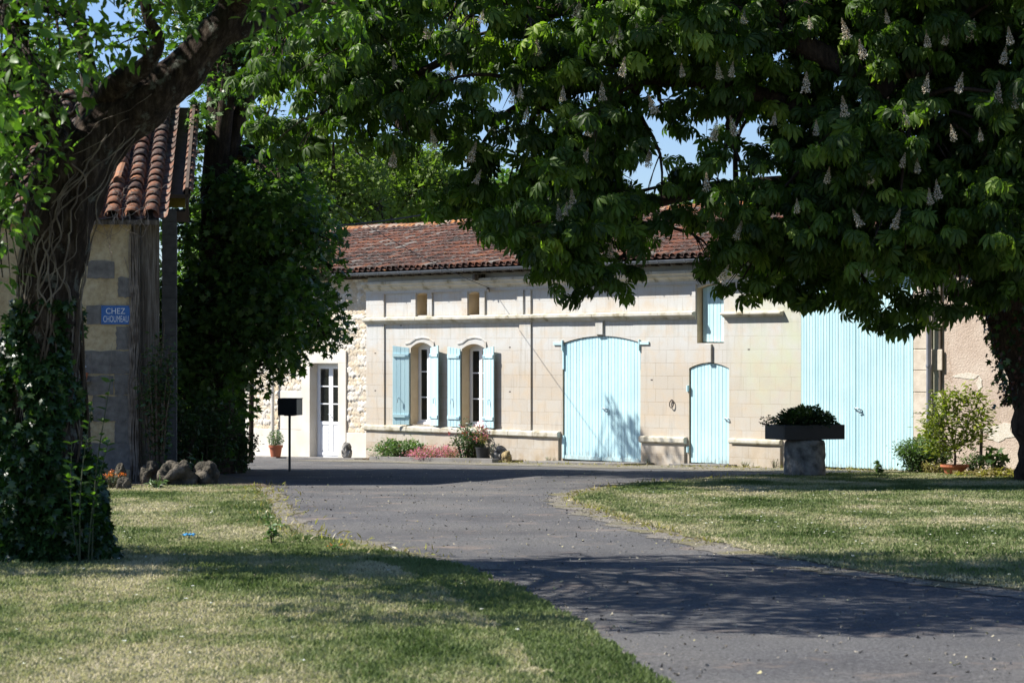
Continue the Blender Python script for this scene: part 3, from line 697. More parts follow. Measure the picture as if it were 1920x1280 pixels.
def frame_mb(x0, x1, z0, z1, y, t, d, mb):
    mb.box((x0, y, z0), (x0 + t, y + d, z1)); mb.box((x1 - t, y, z0), (x1, y + d, z1)); mb.box((x0 + t, y, z0), (x1 - t, y + d, z0 + t)); mb.box((x0 + t, y, z1 - t), (x1 - t, y + d, z1))
# French door
fd = MB(); yy = y_r + .16; zdb = -.18
frame_mb(d0 + .002, d1 - .002, zdb, zd - .002, yy, .05, .06, fd)
fdo = obj('french_door', fd, M['white'], house, bevel=.004)
um = (d0 + d1) / 2
for a, b in ((d0 + .053, um - .002), (um + .002, d1 - .053)):
    lf = MB(); frame_mb(a, b, zdb + .052, zd - .055, yy - .012, .075, .05, lf)
    zpan = zdb + .78; lf.box((a + .075, yy + .004, zdb + .12), (b - .075, yy + .03, zpan)); lf.box((a + .075, yy - .010, zpan), (b - .075, yy + .036, zpan + .08))
    lf.box((a + .11, yy - .006, zdb + .17), (b - .11, yy + .004, zpan - .05))
    for q in (1, 2):
        zq = zpan + .08 + (zd - .13 - zpan - .08) * q / 3; lf.box((a + .075, yy - .006, zq - .014), (b - .075, yy + .03, zq + .014))
    lo = obj('door_leaf', lf, M['white'], fdo, bevel=.004)
    g = MB(); g.box((a + .075, yy + .012, zpan + .08), (b - .075, yy + .016, zd - .13)); obj('pane', g, M['glass'], fdo)
hh = MB(); hh.tube([(um - .03, yy - .02, .85), (um - .03, yy - .06, .85), (um + .06, yy - .065, .85)], .009, 6); obj('door_handle', hh, M['steel'], fdo)
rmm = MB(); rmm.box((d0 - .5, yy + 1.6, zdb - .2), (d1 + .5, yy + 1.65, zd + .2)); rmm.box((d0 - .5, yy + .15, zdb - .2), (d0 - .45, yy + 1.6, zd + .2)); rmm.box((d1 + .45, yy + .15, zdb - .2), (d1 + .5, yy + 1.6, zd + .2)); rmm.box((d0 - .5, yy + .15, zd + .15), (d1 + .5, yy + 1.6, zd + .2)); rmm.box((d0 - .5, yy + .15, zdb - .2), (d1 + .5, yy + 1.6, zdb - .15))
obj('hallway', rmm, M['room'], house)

# --- windows
def window(lp, name):
    x0, x1 = lp[0][0], lp[1][0]; z0 = lp[0][1]; z1 = lp[2][1]; rise = max(p[1] for p in lp) - z1
    y = .22; fo = MB(); t = .05
    frame_mb(x0 + .002, x1 - .002, z0 + .002, z1 + rise * .5, y, t, .07, fo)
    fo.box((x0 + .002, y + .001, z1 + rise * .5), (x1 - .002, y + .069, z1 + rise)); fo.box((x0 + .002, y - .05, z0 + .004), (x1 - .002, y, z0 + .055))
    w_ = obj(name, fo, M['white'], house, bevel=.004)
    um = (x0 + x1) / 2
    for a, b in ((x0 + t + .004, um - .002), (um + .002, x1 - t - .004)):
        s_ = MB(); frame_mb(a, b, z0 + t + .01, z1 + rise * .5 - t, y - .012, .05, .05, s_)
        for q in (1, 2):
            zq = z0 + (z1 - z0) * q / 3 + .04; s_.box((a + .05, y - .006, zq - .012), (b - .05, y + .03, zq + .012))
        obj('sash', s_, M['white'], w_, bevel=.003)
        g = MB(); g.box((a + .05, y + .010, z0 + t + .06), (b - .05, y + .014, z1)); obj('pane', g, M['glass'], w_)
    cu = MB(); n = 30; xa, xb = um - .16, x1 - .06
    for i in range(n):
        xx0 = xa + (xb - xa) * i / n; xx1 = xa + (xb - xa) * (i + 1) / n
        ya = y + .16 + .02 * math.sin(i * 1.3); yb = y + .16 + .02 * math.sin((i + 1) * 1.3)
        cu.add([(xx0, ya, z0 + .05), (xx1, yb, z0 + .05), (xx1, yb, z1 + .05), (xx0, ya, z1 + .05)], [(0, 1, 2, 3)])
    obj('curtain', cu, M['curtain'], w_)
    sl_ = MB(); sl_.box((x0 - .0, -.0, z0 - .04), (x1 + .0, .2, z0 - .001)); obj('window_sill', sl_, M['trim'], w_)
    return w_
window(op['win1'], 'window'); window(op['win2'], 'window')

def plank_panel(mb, x0, x1, z0, ztop, y0, th, n, gap=.006):
    """vertical boards from x0 to x1; ztop(x) gives the top edge"""
    for i in range(n):
        a = x0 + (x1 - x0) * i / n + gap / 2; b = x0 + (x1 - x0) * (i + 1) / n - gap / 2; j = random.uniform(-.0025, .0025)
        zb = z0 + random.uniform(0, .008); ta, tb = ztop(a), ztop(b); c = .004; tone = random.random()
        vs = [(a, y0 + c + j, zb), (a + c, y0 + j, zb), (b - c, y0 + j, zb), (b, y0 + c + j, zb), (b, y0 + th, zb), (a, y0 + th, zb)]
        tops = [ta, ta, tb, tb, tb, ta]; vs += [(v[0], v[1], t_) for v, t_ in zip(vs, tops)]
        mb.add(vs, [(k, (k + 1) % 6, (k + 1) % 6 + 6, k + 6) for k in range(6)] + [(5, 4, 3, 2, 1, 0), (6, 7, 8, 9, 10, 11)], tone)
def arc_top(x0, x1, z1, rise): return lambda x: z1 + rise * (1 - (2 * (x - x0) / (x1 - x0) - 1) ** 2)
def shutter(hinge_u, z0, z1, wd, side, ang, z_extra=.05, label=None):
    """side -1: opens to the left of its hinge; ang: degrees away from the wall"""
    root = bpy.data.objects.new('shutter', None)
    sh = MB(); L = wd
    top = (lambda x: z1 + z_extra * ((x / L) if False else (1 - (x / L)) )) if True else None
    plank_panel(sh, 0, L, z0, lambda x: z1 + z_extra * (1 - (x / L)) * .0 + z_extra * (1 - (1 - x / L) ** 2) * 0 + z_extra * (x / L), -.028, .025, 4, .005)
    for zz in (z0 + .17, z1 - .20): sh.box((.012, -.05, zz), (L - .012, -.0285, zz + .07), .8)
    me = rawmesh('shutter', sh.v, sh.f, sh.t)
    o = link('shutter', me, M['blue'], house)
    o.location = (hinge_u, -.03, 0)
    if side > 0: o.rotation_euler = (0, 0, R(-ang))
    else:
        o.scale = (-1, 1, 1); o.rotation_euler = (0, 0, R(ang))
    hb = MB()
    for zz in (z0 + .2, z1 - .17): hb = MB(); hb.tube([(.0, -.02, zz - .05), (.0, -.02, zz + .05)], .016, 6); hb.box((0, -.056, zz - .012), (.1, -.0155, zz + .012)); obj('hinge', hb, M['bluegap'], o)
    hk = MB(); hk.tube([(L * .62, -.03, z0 + .62), (L * .62, -.07, z0 + .60), (L * .66, -.075, z0 + .5)], .009, 5); obj('hook', hk, M['steel'], o)
    if label: o['label'] = label
    return o
def zr(k): lp = op[k]; return lp[0][1] - .01, lp[2][1]
z0w, z1w = zr('win1'); shutter(U(770), z0w, z1w, .42, -1, 25, label='blue shutter swung further out than the others'); shutter(U(810.5), z0w, z1w, .40, 1, 14)
z0w, z1w = zr('win2'); shutter(U(866), z0w, z1w, .40, -1, 4); shutter(U(910), z0w, z1w, .42, 1, 9)
def plank_door(name, k, nb, y=.03, inset=.012, split=True, latch=None):
    lp = op[k]; x0, x1 = lp[0][0] + inset, lp[1][0] - inset; z1 = lp[2][1]; rise = max(p[1] for p in lp) - z1
    up = (lp[0][0] + lp[1][0]) / 2; zg = gz(PY0 + DY * up) - HZ
    if k == 'attic': x0 = lp[0][0] + .03; zbot = lp[0][1] + .02; y = .13
    elif k == 'tall': zbot = zg + .03
    else: zbot = zg + .06
    tf = arc_top(lp[0][0], lp[1][0], z1 - .015, rise)
    bk_ = MB(); plank_panel(bk_, x0 + .01, x1 - .01, zbot + .02, lambda x: tf(x) - .02, y + .026, .03, 1); root = obj(name, bk_, M['bluegap'], house)
    leaves_ = [(x0, (x0 + x1) / 2 - .004), ((x0 + x1) / 2 + .004, x1)] if split else [(x0, x1)]
    for a, b in leaves_:
        mb = MB(); plank_panel(mb, a, b, zbot, tf, y, .024, nb, .005)
        if split and k == 'door': mb.box((a + .01, y - .02, zbot + .01), (b - .01, y - .0035, zbot + .09), .9)
        obj('door_leaf', mb, M['blue'], root)
    if latch:
        hb = MB(); lx, lz = latch
        hb.tube([(lx - .06, y - .012, lz), (lx - .01, y - .05, lz + .015), (lx + .07, y - .05, lz), (lx + .12, y - .012, lz - .02)], .013, 6)
        hb.tube([(lx + .1, y - .03, lz - .01), (lx + .12, y - .04, lz - .05), (lx + .04, y - .04, lz - .06)], .01, 5)
        obj('latch', hb, M['steel'], root)
    return root, x0, x1, zbot, z1
dr, x0, x1, zb_, z1_ = plank_door('double_door', 'door', 12, latch=(U(1132), zc(1132, 766)))
hb = MB()
for s_, xx in ((-1, x0), (1, x1)):
    hb.box((xx + (-.28 if s_ < 0 else 0), -.03, z1_ - .04), (xx + (0 if s_ < 0 else .28), -.004, z1_ + .02)); hb.tube([(xx, -.02, z1_ - .16), (xx, -.02, z1_ + .06)], .022, 8)
    hb.box((xx - .03, -.0035, zb_ + .02), (xx + .03, .028, zb_ + .5)); hb.box((xx - .02, -.0036, z1_ - .55), (xx + .02, .028, z1_ - .06))
each('strap_hinge', hb, M['blue'], dr, bevel=.003)
dr, x0, x1, zb_, z1_ = plank_door('plank_door', 'small', 11, split=False, latch=(U(1361), zc(1361, 785)))
hb = MB()
for zz in (zc(1292, 728), zc(1292, 842)): hb.tube([(x0 - .03, -.02, zz - .06), (x0 - .03, -.02, zz + .06)], .028, 8)
each('hinge', hb, M['blue'], dr)
plank_door('attic_door', 'attic', 7, split=False)
plank_door('tall_barn_door', 'tall', 19, y=-.012, latch=(U(1608), zc(1608, 766)))

# --- roof
AL = math.atan(.285); OV = .36; ze = 4.19
def tiles(U0, U1, y_e, z_e, L, pitch, expo, r, alpha, sagamp=.03, tonefn=None):
    ca, sa = math.cos(alpha), math.sin(alpha); nc = int((U1 - U0) / pitch); nr = int(L / expo) + 1
    V = []; Q = []; T = []; seg = 6; tl = expo * 1.28
    def P(u, v, h): 
        s = sagamp * noise.noise(Vector((u * .5, v * .5, 3)))
        return (u, y_e + v * ca - h * sa, z_e + v * sa + h * ca + s)
    for c in range(nc + 1):
        u = U0 + c * pitch + random.uniform(-.012, .012)
        colt = random.uniform(-.12, .12)
        for rr in range(nr):
            v = rr * expo + random.uniform(-.025, .025); ja = random.uniform(-.02, .02); lift = random.uniform(0, .012)
            tone = min(max((tonefn(u, v) if tonefn else .5) + colt + random.gauss(0, .2), 0), 1)
            ra, rb = r, r * .82; o = len(V)
            for (vv, rad, hh) in ((v, ra, .03 + lift), (v + tl, rb, .012)):
                for k in range(seg + 1):
                    a = math.pi * k / seg; V.append(P(u + math.cos(a) * rad + ja * (vv - v), vv, hh + math.sin(a) * rad * .85)); T.append(tone)
            for k in range(seg + 1):
                a = math.pi * k / seg; V.append(P(u + math.cos(a) * (ra - .016), v + .002, .03 + lift + math.sin(a) * (ra - .016) * .85)); T.append(tone * .6)
            for k in range(seg):
                Q.append((o + k, o + k + 1, o + seg + 1 + k + 1, o + seg + 1 + k)); Q.append((o + k, o + 2 * (seg + 1) + k, o + 2 * (seg + 1) + k + 1, o + k + 1))
        u2 = u + pitch / 2                      # channel tiles underneath
        for rr in range(nr):
            v = rr * expo + random.uniform(-.02, .02) - .04; tone = min(max((tonefn(u, v) if tonefn else .5) - .15 + random.gauss(0, .15), 0), 1); o = len(V)
            for (vv, rad, hh) in ((v, r * .85, .05), (v + tl, r * .95, .035)):
                for k in range(5):
                    a = math.pi * k / 4; V.append(P(u2 + math.cos(a) * rad, vv, hh - math.sin(a) * rad * .5)); T.append(tone)
            for k in range(4): Q.append((o + k, o + k + 1, o + 5 + k + 1, o + 5 + k))
    return rawmesh('tile_covering', V, Q, T, True)
rU0, rU1 = uL - .3, U(1500); LR = D_H / 2 / math.cos(AL) + OV / math.cos(AL)
def tf1(u, v):
    g = .5 + .25 * noise.noise(Vector((u * .45, v * .6, 0))) + .12 * noise.noise(Vector((u * 2, v * 1.1, 5)))
    return g + (.12 if v > LR - .4 else 0)
rmb = MB(); ca, sa = math.cos(AL), math.sin(AL)
def roof_slab(a, b):
    y0_, z0_ = -OV + .12, ze - .07; yr, zr_ = D_H / 2, ze - .07 + (D_H / 2 + OV - .12) * math.tan(AL); yb, zb2 = D_H + .3, zr_ - (D_H / 2 + .3) * math.tan(AL)
    t = .03
    rmb.add([(a, y0_, z0_), (b, y0_, z0_), (b, yr, zr_), (a, yr, zr_), (b, yb, zb2), (a, yb, zb2), (a, y0_, z0_ - t), (b, y0_, z0_ - t), (b, yr, zr_ - t), (a, yr, zr_ - t), (b, yb, zb2 - t), (a, yb, zb2 - t)],
            [(0, 1, 2, 3), (3, 2, 4, 5), (6, 9, 8, 7), (9, 11, 10, 8), (0, 6, 7, 1), (5, 4, 10, 11), (0, 3, 9, 6), (3, 5, 11, 9), (1, 7, 8, 2), (2, 8, 10, 4)])
roof_slab(rU0, uQ + 9.3)
roof = obj('roof', rmb, M['roofunder'], house)
link('tile_covering', tiles(rU0 + .1, uQ + 9.2, -OV, ze - .02, LR, .205, .34, .092, AL, .035, tf1), M['tile'], roof)
rg = MB(); x = rU0
zr2 = ze - .02 + (D_H / 2 + OV) * math.tan(AL) + .06
while x < uQ + 9.2:
    L_ = .42; r_ = .13; vs = []; tn = random.random(); dz_ = .035 * noise.noise(Vector((x * .5, LR * .5, 3))) + random.uniform(-.01, .01)
    for xx, rr in ((x, r_), (x + L_, r_ * .85)):
        for k in range(7): a = math.pi * k / 6; vs.append((xx, D_H / 2 + math.cos(a) * rr, zr2 + dz_ - .06 + math.sin(a) * rr))
    rg.add(vs, [(k, k + 1, k + 8, k + 7) for k in range(6)], tn); x += .36
obj('ridge_tiles', rg, M['ridge'], roof, smooth=True)
ch = thing  # (keeps the name short below)
# roof flashing patch and low roof light
fl = MB()
def RP(u, v, h): return (u, -OV + v * ca - h * sa, ze - .02 + v * sa + h * ca)
for (ua, ub, va, vb) in ((U(868), U(890), LR - 1.7, LR - 1.3),):
    fl.add([RP(ua, va, .13), RP(ub, va, .13), RP(ub, vb, .14), RP(ua, vb, .14), RP(ua, va, .02), RP(ub, va, .02), RP(ub, vb, .02), RP(ua, vb, .02)],
           [(0, 1, 2, 3), (0, 4, 5, 1), (1, 5, 6, 2), (2, 6, 7, 3), (3, 7, 4, 0)])
obj('flashing', fl, M['zinc'], roof)
# gutter with brackets
gt = MB(); r_ = .065; gy = -OV - .03; gzz = ze - .055
def gutter_seg(a, b):
    prof = [(gy + math.cos(t) * r_, gzz + math.sin(t) * r_) for t in [math.pi + math.pi * k / 8 for k in range(9)]]
    inner = [(gy + math.cos(t) * (r_ - .006), gzz + math.sin(t) * (r_ - .006)) for t in [2 * math.pi - math.pi * k / 8 for k in range(9)]]
    gt.profile(prof + inner, a, b)
a = rU0 + .3
while a < uQ - .1:
    b = min(a + 3.0, uQ - .05); gutter_seg(a, b - .002); a = b
gu = obj('gutter', gt, M['gutter'], house)
gb = MB(); a = rU0 + .5
while a < uQ - .3:
    gb.tube([(a, gy - .068, gzz + .01), (a, gy - .06, gzz - .05), (a, gy, gzz - .072), (a, gy + .066, gzz - .03), (a, gy + .2, gzz + .03)], .006, 4); a += .75
each('bracket', gb, M['zinc'], gu)
# rafter feet / fascia boards under the eaves
rf = MB(); a = rU0 + .2
while a < U(1500): rf.box((a, -.30, ze - .155), (a + .07, .1, ze - .106)); a += .34
each('rafter_foot', rf, M['oldwood'], house)
# downpipes
dp = MB(); ux = U(1748); dp.tube([(ux, gy, gzz - .06), (ux, gy, gzz - .15), (ux, -.10, gzz - .45), (ux, -.10, -.1)], .045, 10)
for zz in (1.0, 2.05, 3.2): dp.tube([(ux, -.10, zz - .02), (ux, -.10, zz + .02)], .056, 10)
obj('downpipe', dp, M['zinc'], house, smooth=False)
dp = MB(); ux = U(512.5); dp.tube([(ux, gy, gzz - .05), (ux, gy, gzz - .12), (ux, -.02, gzz - .4), (ux, -.02, -.2)], .045, 10)
dp.tube([(ux, -.02, 1.35), (ux, -.02, 1.40)], .055, 10); obj('downpipe', dp, M['cream'], house)
# iron ring on the wall
ir = MB(); ux, uz = U(1261), zc(1261, 757)
ir.tube([(ux + .055 * math.sin(t), -.02 - .02 * (1 - math.cos(t)) * .5, uz + .075 * math.cos(t)) for t in np.linspace(0, 2 * math.pi, 17)], .011, 6); ir.tube([(ux, .01, uz + .07), (ux, -.035, uz + .075)], .016, 6)
obj('wall_ring', ir, M['iron'], house)
for px_, py_ in ((956, 651), (956, 734), (706, 662), (706, 732), (1222, 712), (1253, 838), (1404, 655), (652 + 100, 610)):  # dark boxes flush with the wall, standing in for shade in small holes
    q = MB(); q.box((U(px_) - .03, -.002 if px_ > 722 else -.037, zc(px_, py_) - .012), (U(px_) + .03, .02, zc(px_, py_) + .012)); obj('putlog_shade', q, M['iron'], house)
# small stub bracket under the eaves
sbk = MB(); ux = U(908); sbk.box((ux - .05, -.3, zcor + .16), (ux + .03, 0, zcor + .30)); sbk.tube([(ux + .12, -.02, zcor - .02), (ux + .3, -.14, zcor - .02), (ux + .32, -.14, zcor - .1)], .02, 6); obj('cable_bracket', sbk, M['oldwood'], house)
# roughcast building adjoining on the right
rb = thing('roughcast_barn', 'pinkish roughcast wall of the adjoining building right of the grey downpipe', 'barn', tuple(wall_to_world(uQ, 0)), ANG)
mb = MB(); mb.box((.003, .03, ZB), (9, .4, 4.1)); obj('wall', mb, M['plaster'], rb)
es = MB(); random.seed(11)
def patch(cx, cz, w_, h_, mb):                  # exposed rubble where the render has fallen
    n = 16; mb.extrude([(cx + w_ * math.cos(t) * random.uniform(.55, 1.1), cz + h_ * math.sin(t) * random.uniform(.5, 1.1)) for t in [2 * math.pi * k / n for k in range(n)]], .022, .05)
px2 = lambda px: U(px) - uQ
patch(px2(1810), zc(1810, 705), .30, .07, es); patch(px2(1870), zc(1870, 810), .35, .20, es); patch(px2(1835), zc(1835, 718), .08, .14, es)
each('bare_stone', es, M['rubble'], rb)
pw = MB(); pw.box((.01, -.02, -.3), (.055, .031, 4.0)); obj('wooden_batten', pw, M['oldwood'], rb, bevel=.006)
random.seed(12)

# pavement strip, kerb and door ramp along the foot of the house
def along(name, pts_uy, z_off, h, mat, nseg=1):
    mb = MB(); n = len(pts_uy); top = []; bot = []
    for (u, y) in pts_uy:
        p = wall_to_world(u, y); g = gz(p.y); top.append((p.x, p.y, g + z_off)); bot.append((p.x, p.y, g - .2))
    m_ = n // 2; fs = []
    for i in range(m_ - 1): fs.append((i, i + 1, n - 2 - i, n - 1 - i))
    fs += [(i, (i + 1) % n, (i + 1) % n + n, i + n) for i in range(n)]
    mb.add(top + bot, fs); o = obj(name, mb, mat, None, bevel=.01); o['kind'] = 'structure'; return o
us = np.linspace(U(430), U(700), 12)
along('pavement', [(u, .05) for u in us] + [(u, -.55) for u in us[::-1]], .03, .1, M['concrete'])
us = np.linspace(U(760), U(990), 14)
along('kerb', [(u, -.85 - .05 * math.sin(u)) for u in us] + [(u, -1.05 - .05 * math.sin(u)) for u in us[::-1]], .09, .1, M['concrete'])
us = np.linspace(U(735), U(985), 14)
along('planting_bed', [(u, -.02) for u in us] + [(u, -.86) for u in us[::-1]], .05, .1, M['mulch'])
us = np.linspace(U(1040), U(1230), 8)
along('door_ramp', [(u, .3) for u in us] + [(u, -.9) for u in us[::-1]], .05, .1, M['concrete'])
us = np.linspace(U(1280), U(1385), 5)
along('door_ramp', [(u, .3) for u in us] + [(u, -.4) for u in us[::-1]], .05, .1, M['concrete'])
us = np.linspace(U(700), U(2000), 40)
def fore_edge(u): return -2.6 - .5 * noise.noise(Vector((u * .6, 2, 0)))
mb = MB(); top = []
for i, u in enumerate(us):
    for q in range(7):
        y = .1 + (fore_edge(u) - .1) * q / 6; p = wall_to_world(u, y); top.append((p.x, p.y, gz(p.y) + .006))
mb.add(top, [(i * 7 + q, (i + 1) * 7 + q, (i + 1) * 7 + q + 1, i * 7 + q + 1) for i in range(len(us) - 1) for q in range(6)])
o = obj('forecourt', mb, M['gravel']); o['kind'] = 'structure'

# ================================================================== GRASS
def grass_patch(name, ef, side, Y0, Y1, Xfar, dens, hgt, dry, label, seed):
    r = np.random.default_rng(seed); rows = []
    for Y in np.arange(Y0, Y1, .25):
        lim = .26 * Y + 1.8
        if side < 0: a, b = max(Xfar, -lim), ef(Y) + .03
        else: a, b = ef(Y) - .03, min(Xfar, lim)
        if b <= a: continue
        n = int((b - a) * .25 * dens(Y)); rows.append(np.stack([r.uniform(a, b, n), r.uniform(Y, Y + .25, n)], 1))
    P = np.concatenate(rows); n = len(P); X, Y = P[:, 0], P[:, 1]
    if side < 0: edge_d = np.array([ef(y) for y in Y]) - X
    else: edge_d = X - np.array([ef(y) for y in Y])
    keep = edge_d > -.06; X, Y, edge_d = X[keep], Y[keep], edge_d[keep]; n = len(X)
    pn = np.array([noise.fractal(Vector((x * .8, y * .45, seed)), 1, 2, 4) for x, y in zip(X, Y)])
    pn2 = np.array([noise.noise(Vector((x * 5, y * 3, seed + 4))) for x, y in zip(X, Y)])
    t = np.clip(dry + .8 * pn + .3 * pn2 + r.normal(0, .09, n), 0, 1)
    if side > 0: t = np.where(edge_d < .18, np.clip(t + .35, 0, 1), t)
    else: t = np.where((edge_d < .5) & (Y < 20), t * .4, t)
    h = hgt * r.uniform(.5, 1.25, n) * (1.1 - .45 * t) * (1 + .4 * np.clip(pn2, 0, 1))
    w_ = r.uniform(.0035, .0065, n) * (.8 + Y / 28); ang = r.uniform(0, 2 * np.pi, n); lean = r.uniform(.1, .9, n) * h; la = r.uniform(0, 2 * np.pi, n)
    Z = gzn(Y) + .008; dx, dy = np.cos(ang) * w_, np.sin(ang) * w_; lx, ly = np.cos(la) * lean, np.sin(la) * lean
    V = np.stack([np.stack([X - dx, Y - dy, Z], 1), np.stack([X + dx, Y + dy, Z], 1),
                  np.stack([X + dx * .8 + lx * .35, Y + dy * .8 + ly * .35, Z + h * .6], 1), np.stack([X - dx * .8 + lx * .35, Y - dy * .8 + ly * .35, Z + h * .6], 1),
                  np.stack([X + lx, Y + ly, Z + h], 1)], 1).reshape(-1, 3)
    b = np.arange(n)[:, None] * 5
    Fq = np.concatenate([b + np.array([[0, 1, 2, 3]]), b + np.array([[3, 2, 4, 4]])])
    o = link(name, quads_fix(V, Fq, np.repeat(t, 5), name), M['blade']); tag(o, label, 'grass', kind='stuff'); return o
grass_patch('grass', eL, -1, 10.5, LY1 + .2, -9, lambda Y: 3600 if Y < 16 else (2200 if Y < 22 else 1000), .03, .58, 'dry yellow and green lawn grass left of the road', 3)
grass_patch('grass', eR, 1, 16.5, RY1, 12, lambda Y: 1100 if Y < 28 else 800, .03, .42, 'mown grey green grass on the lawn right of the road', 5)

# ================================================================== TREES
def limb(mb, pts, radii, n=10, nz=.12, sub=4):
    """smooth a polyline and sweep it"""
    P = [Vector(p) for p in pts]; out = []; rr = []
    for i in range(len(P) - 1):
        p0 = P[max(i - 1, 0)]; p1 = P[i]; p2 = P[i + 1]; p3 = P[min(i + 2, len(P) - 1)]
        for k in range(sub):
            t = k / sub; q = .5 * ((2 * p1) + (-p0 + p2) * t + (2 * p0 - 5 * p1 + 4 * p2 - p3) * t * t + (-p0 + 3 * p1 - 3 * p2 + p3) * t ** 3)
            out.append(q); rr.append(radii[i] + (radii[i + 1] - radii[i]) * t)
    out.append(P[-1]); rr.append(radii[-1]); mb.tube(out, rr, n, nz=nz)
def branches(mb, start_pts, lobes, r0, frac=1.0, n=6):
    """a bough from the nearest start point to clump centres"""
    for c, r in lobes:
        if random.random() > frac: continue
        c = Vector(c); s = min(start_pts, key=lambda q: (Vector(q) - c).length); s = Vector(s)
        d = c - s; m1 = s + d * .35 + Vector((random.uniform(-.2, .2), random.uniform(-.2, .2), d.length * .12)); m2 = s + d * .7 + Vector((random.uniform(-.2, .2), random.uniform(-.2, .2), d.length * .10))
        limb(mb, [s, m1, m2, c], [r0, r0 * .7, r0 * .45, r0 * .15], n, .1, 3)
        for k in range(3):
            e = c + Vector((random.uniform(-1, 1) * r[0], random.uniform(-1, 1) * r[1], random.uniform(-1, .5) * r[2])) * .9
            limb(mb, [m2, (m2 + e) / 2 + Vector((0, 0, .08)), e], [r0 * .3, r0 * .2, r0 * .06], 4, 0, 2)

# ---- horse chestnut on the right
CH_Y = 37.0
chx = foot(1952, 38.0)
cht = thing('horse_chestnut_tree', 'large flowering chestnut tree with dark ivy-clad trunk at the right edge', 'tree', tuple(chx))
tk = MB(); L0 = Vector(chx)
def rel(p, o): return Vector(p) - Vector(o)
trunk_pts = [at(1985, 905, 38), at(1976, 870, 38), at(1957, 760, 38), at(1930, 640, 38), at(1895, 520, 38), at(1870, 420, 38), at(1850, 300, 37.8), at(1830, 120, 37.5), at(1800, -120, 37), at(1790, -420, 37)]
limb(tk, [rel(p, chx) for p in trunk_pts], [.72, .58, .49, .48, .54, .5, .42, .36, .28, .12], 20, .22, 6)
limbs_ch = [[at(1880, 440, 38), at(1760, 330, 37), at(1600, 250, 36.5), at(1400, 170, 36.5), at(1200, 150, 36.5), at(1000, 190, 37)],
            [at(1870, 380, 38), at(1700, 200, 36), at(1450, 60, 36), at(1200, -20, 36.5), at(950, 60, 37), at(740, 160, 37.5)],
            [at(1880, 440, 38), at(1740, 380, 39.6), at(1560, 350, 39.8), at(1380, 350, 39.4), at(1230, 380, 38.8), at(1120, 430, 37.8)],
            [at(1850, 300, 37.8), at(1700, 60, 39), at(1500, -110, 39), at(1250, -150, 38.5), at(900, -60, 38), at(650, 20, 37.5)],
            [at(1880, 430, 38), at(1800, 390, 37.6), at(1700, 380, 37.6), at(1600, 400, 37.4)],
            [at(1870, 400, 38), at(2050, 250, 38), at(2250, 150, 37.5)]]
start_ch = []
for lp in limbs_ch:
    n = len(lp); limb(tk, [rel(p, chx) for p in lp], list(np.linspace(.24, .05, n)), 10, .15, 4); start_ch += [rel(p, chx) for p in lp[1:]]
out_ch = [(455, 130), (470, 220), (480, 262), (540, 285), (620, 250), (690, 232), (712, 300), (745, 285), (790, 262), (835, 300), (850, 350), (858, 405), (905, 440), (965, 455), (985, 505), (1040, 520), (1062, 566), (1105, 572), (1140, 545), (1205, 548), (1218, 490), (1262, 468), (1290, 500), (1340, 545), (1395, 562), (1440, 545), (1470, 575), (1530, 545), (1570, 555), (1620, 595), (1700, 605), (1765, 590), (1830, 600), (1860, 640), (1930, 560), (2200, 520), (2500, 300), (2450, -200), (2000, -420), (1500, -330), (1100, -220), (800, -130), (620, -60), (480, 20)]
hole_ch = [[(1205, 150), (1232, 140), (1275, 240), (1280, 325), (1225, 330), (1230, 240)], [(1215, 432), (1325, 432), (1340, 485), (1230, 478)], [(905, 60), (945, 60), (950, 110), (915, 105)]]
lob = lobes_from(out_ch, hole_ch, CH_Y, 2.7, 440, .32, 1.0, .8)
# drooping outer sprays in the positions of the lowest boughs
for px, py, Y, r in ((560, 205, 37, .4), (600, 235, 37, .35), (660, 205, 37, .4), (800, 215, 37, .45), (860, 265, 37, .4), (900, 300, 37, .35), (1640, 450, 34.8, .5), (1560, 440, 34.8, .5), (1700, 455, 34.8, .5), (980, 60, 36, .8), (1050, 110, 36, .8), (940, 150, 36.5, .7), (1010, 230, 36, .8), (1080, 300, 36, .7), (1160, 200, 36, .7), (1150, 80, 35.5, .8), (1000, 320, 36, .6), (930, 90, 37, .6), (1330, 200, 35.5, .7), (1300, 60, 35.5, .8), (1220, 60, 36, .6), (1340, 320, 35.5, .7), (1500, 400, 35, .8), (1640, 400, 35, .8), (1760, 420, 35, .7), (1430, 440, 35.5, .6), (1150, 380, 36, .5), (1240, 385, 36, .35), (1300, 395, 36, .35), (1200, 360, 36.5, .4), (1190, 60, 35.5, .6), (880, 230, 36.5, .6), (800, 180, 37, .6), (500, 255, 36, .45), (560, 275, 36, .4), (480, 215, 36.5, .4), (640, 235, 36, .45), (1085, 530, 36, .4), (1060, 500, 36, .5), (1165, 520, 36.5, .35), (1120, 500, 36, .5), (905, 425, 37, .35), (960, 440, 37, .4), (1380, 545, 36, .35), (1430, 530, 36, .4), (1600, 570, 36, .4), (1680, 575, 36, .45), (1760, 560, 36, .5), (1820, 570, 36.5, .4), (1340, 480, 36.5, .45), (1500, 500, 36, .6), (1600, 500, 36, .6), (1700, 500, 36, .6), (1790, 480, 36, .6), (730, 290, 37, .3), (830, 370, 37, .3), (1000, 480, 36.5, .4)):
    lob.append((np.array(at(px, py, Y)), np.array([r, r, r * .8])))
lob_rel = [(c - np.array(chx), r) for c, r in lob]
branches(tk, start_ch, lob_rel, .05, .55)
obj('trunk', tk, M['bark_dark'], cht, smooth=True)
tipP, tipO = sample_lobes(lob_rel, 2.75, .25)
nt_ = len(tipP); per = 6; print('chestnut tips', nt_)
ang = (rng.random((nt_, 1)) + np.arange(per)[None, :] / per) * 2 * np.pi + rng.normal(0, .25, (nt_, per))
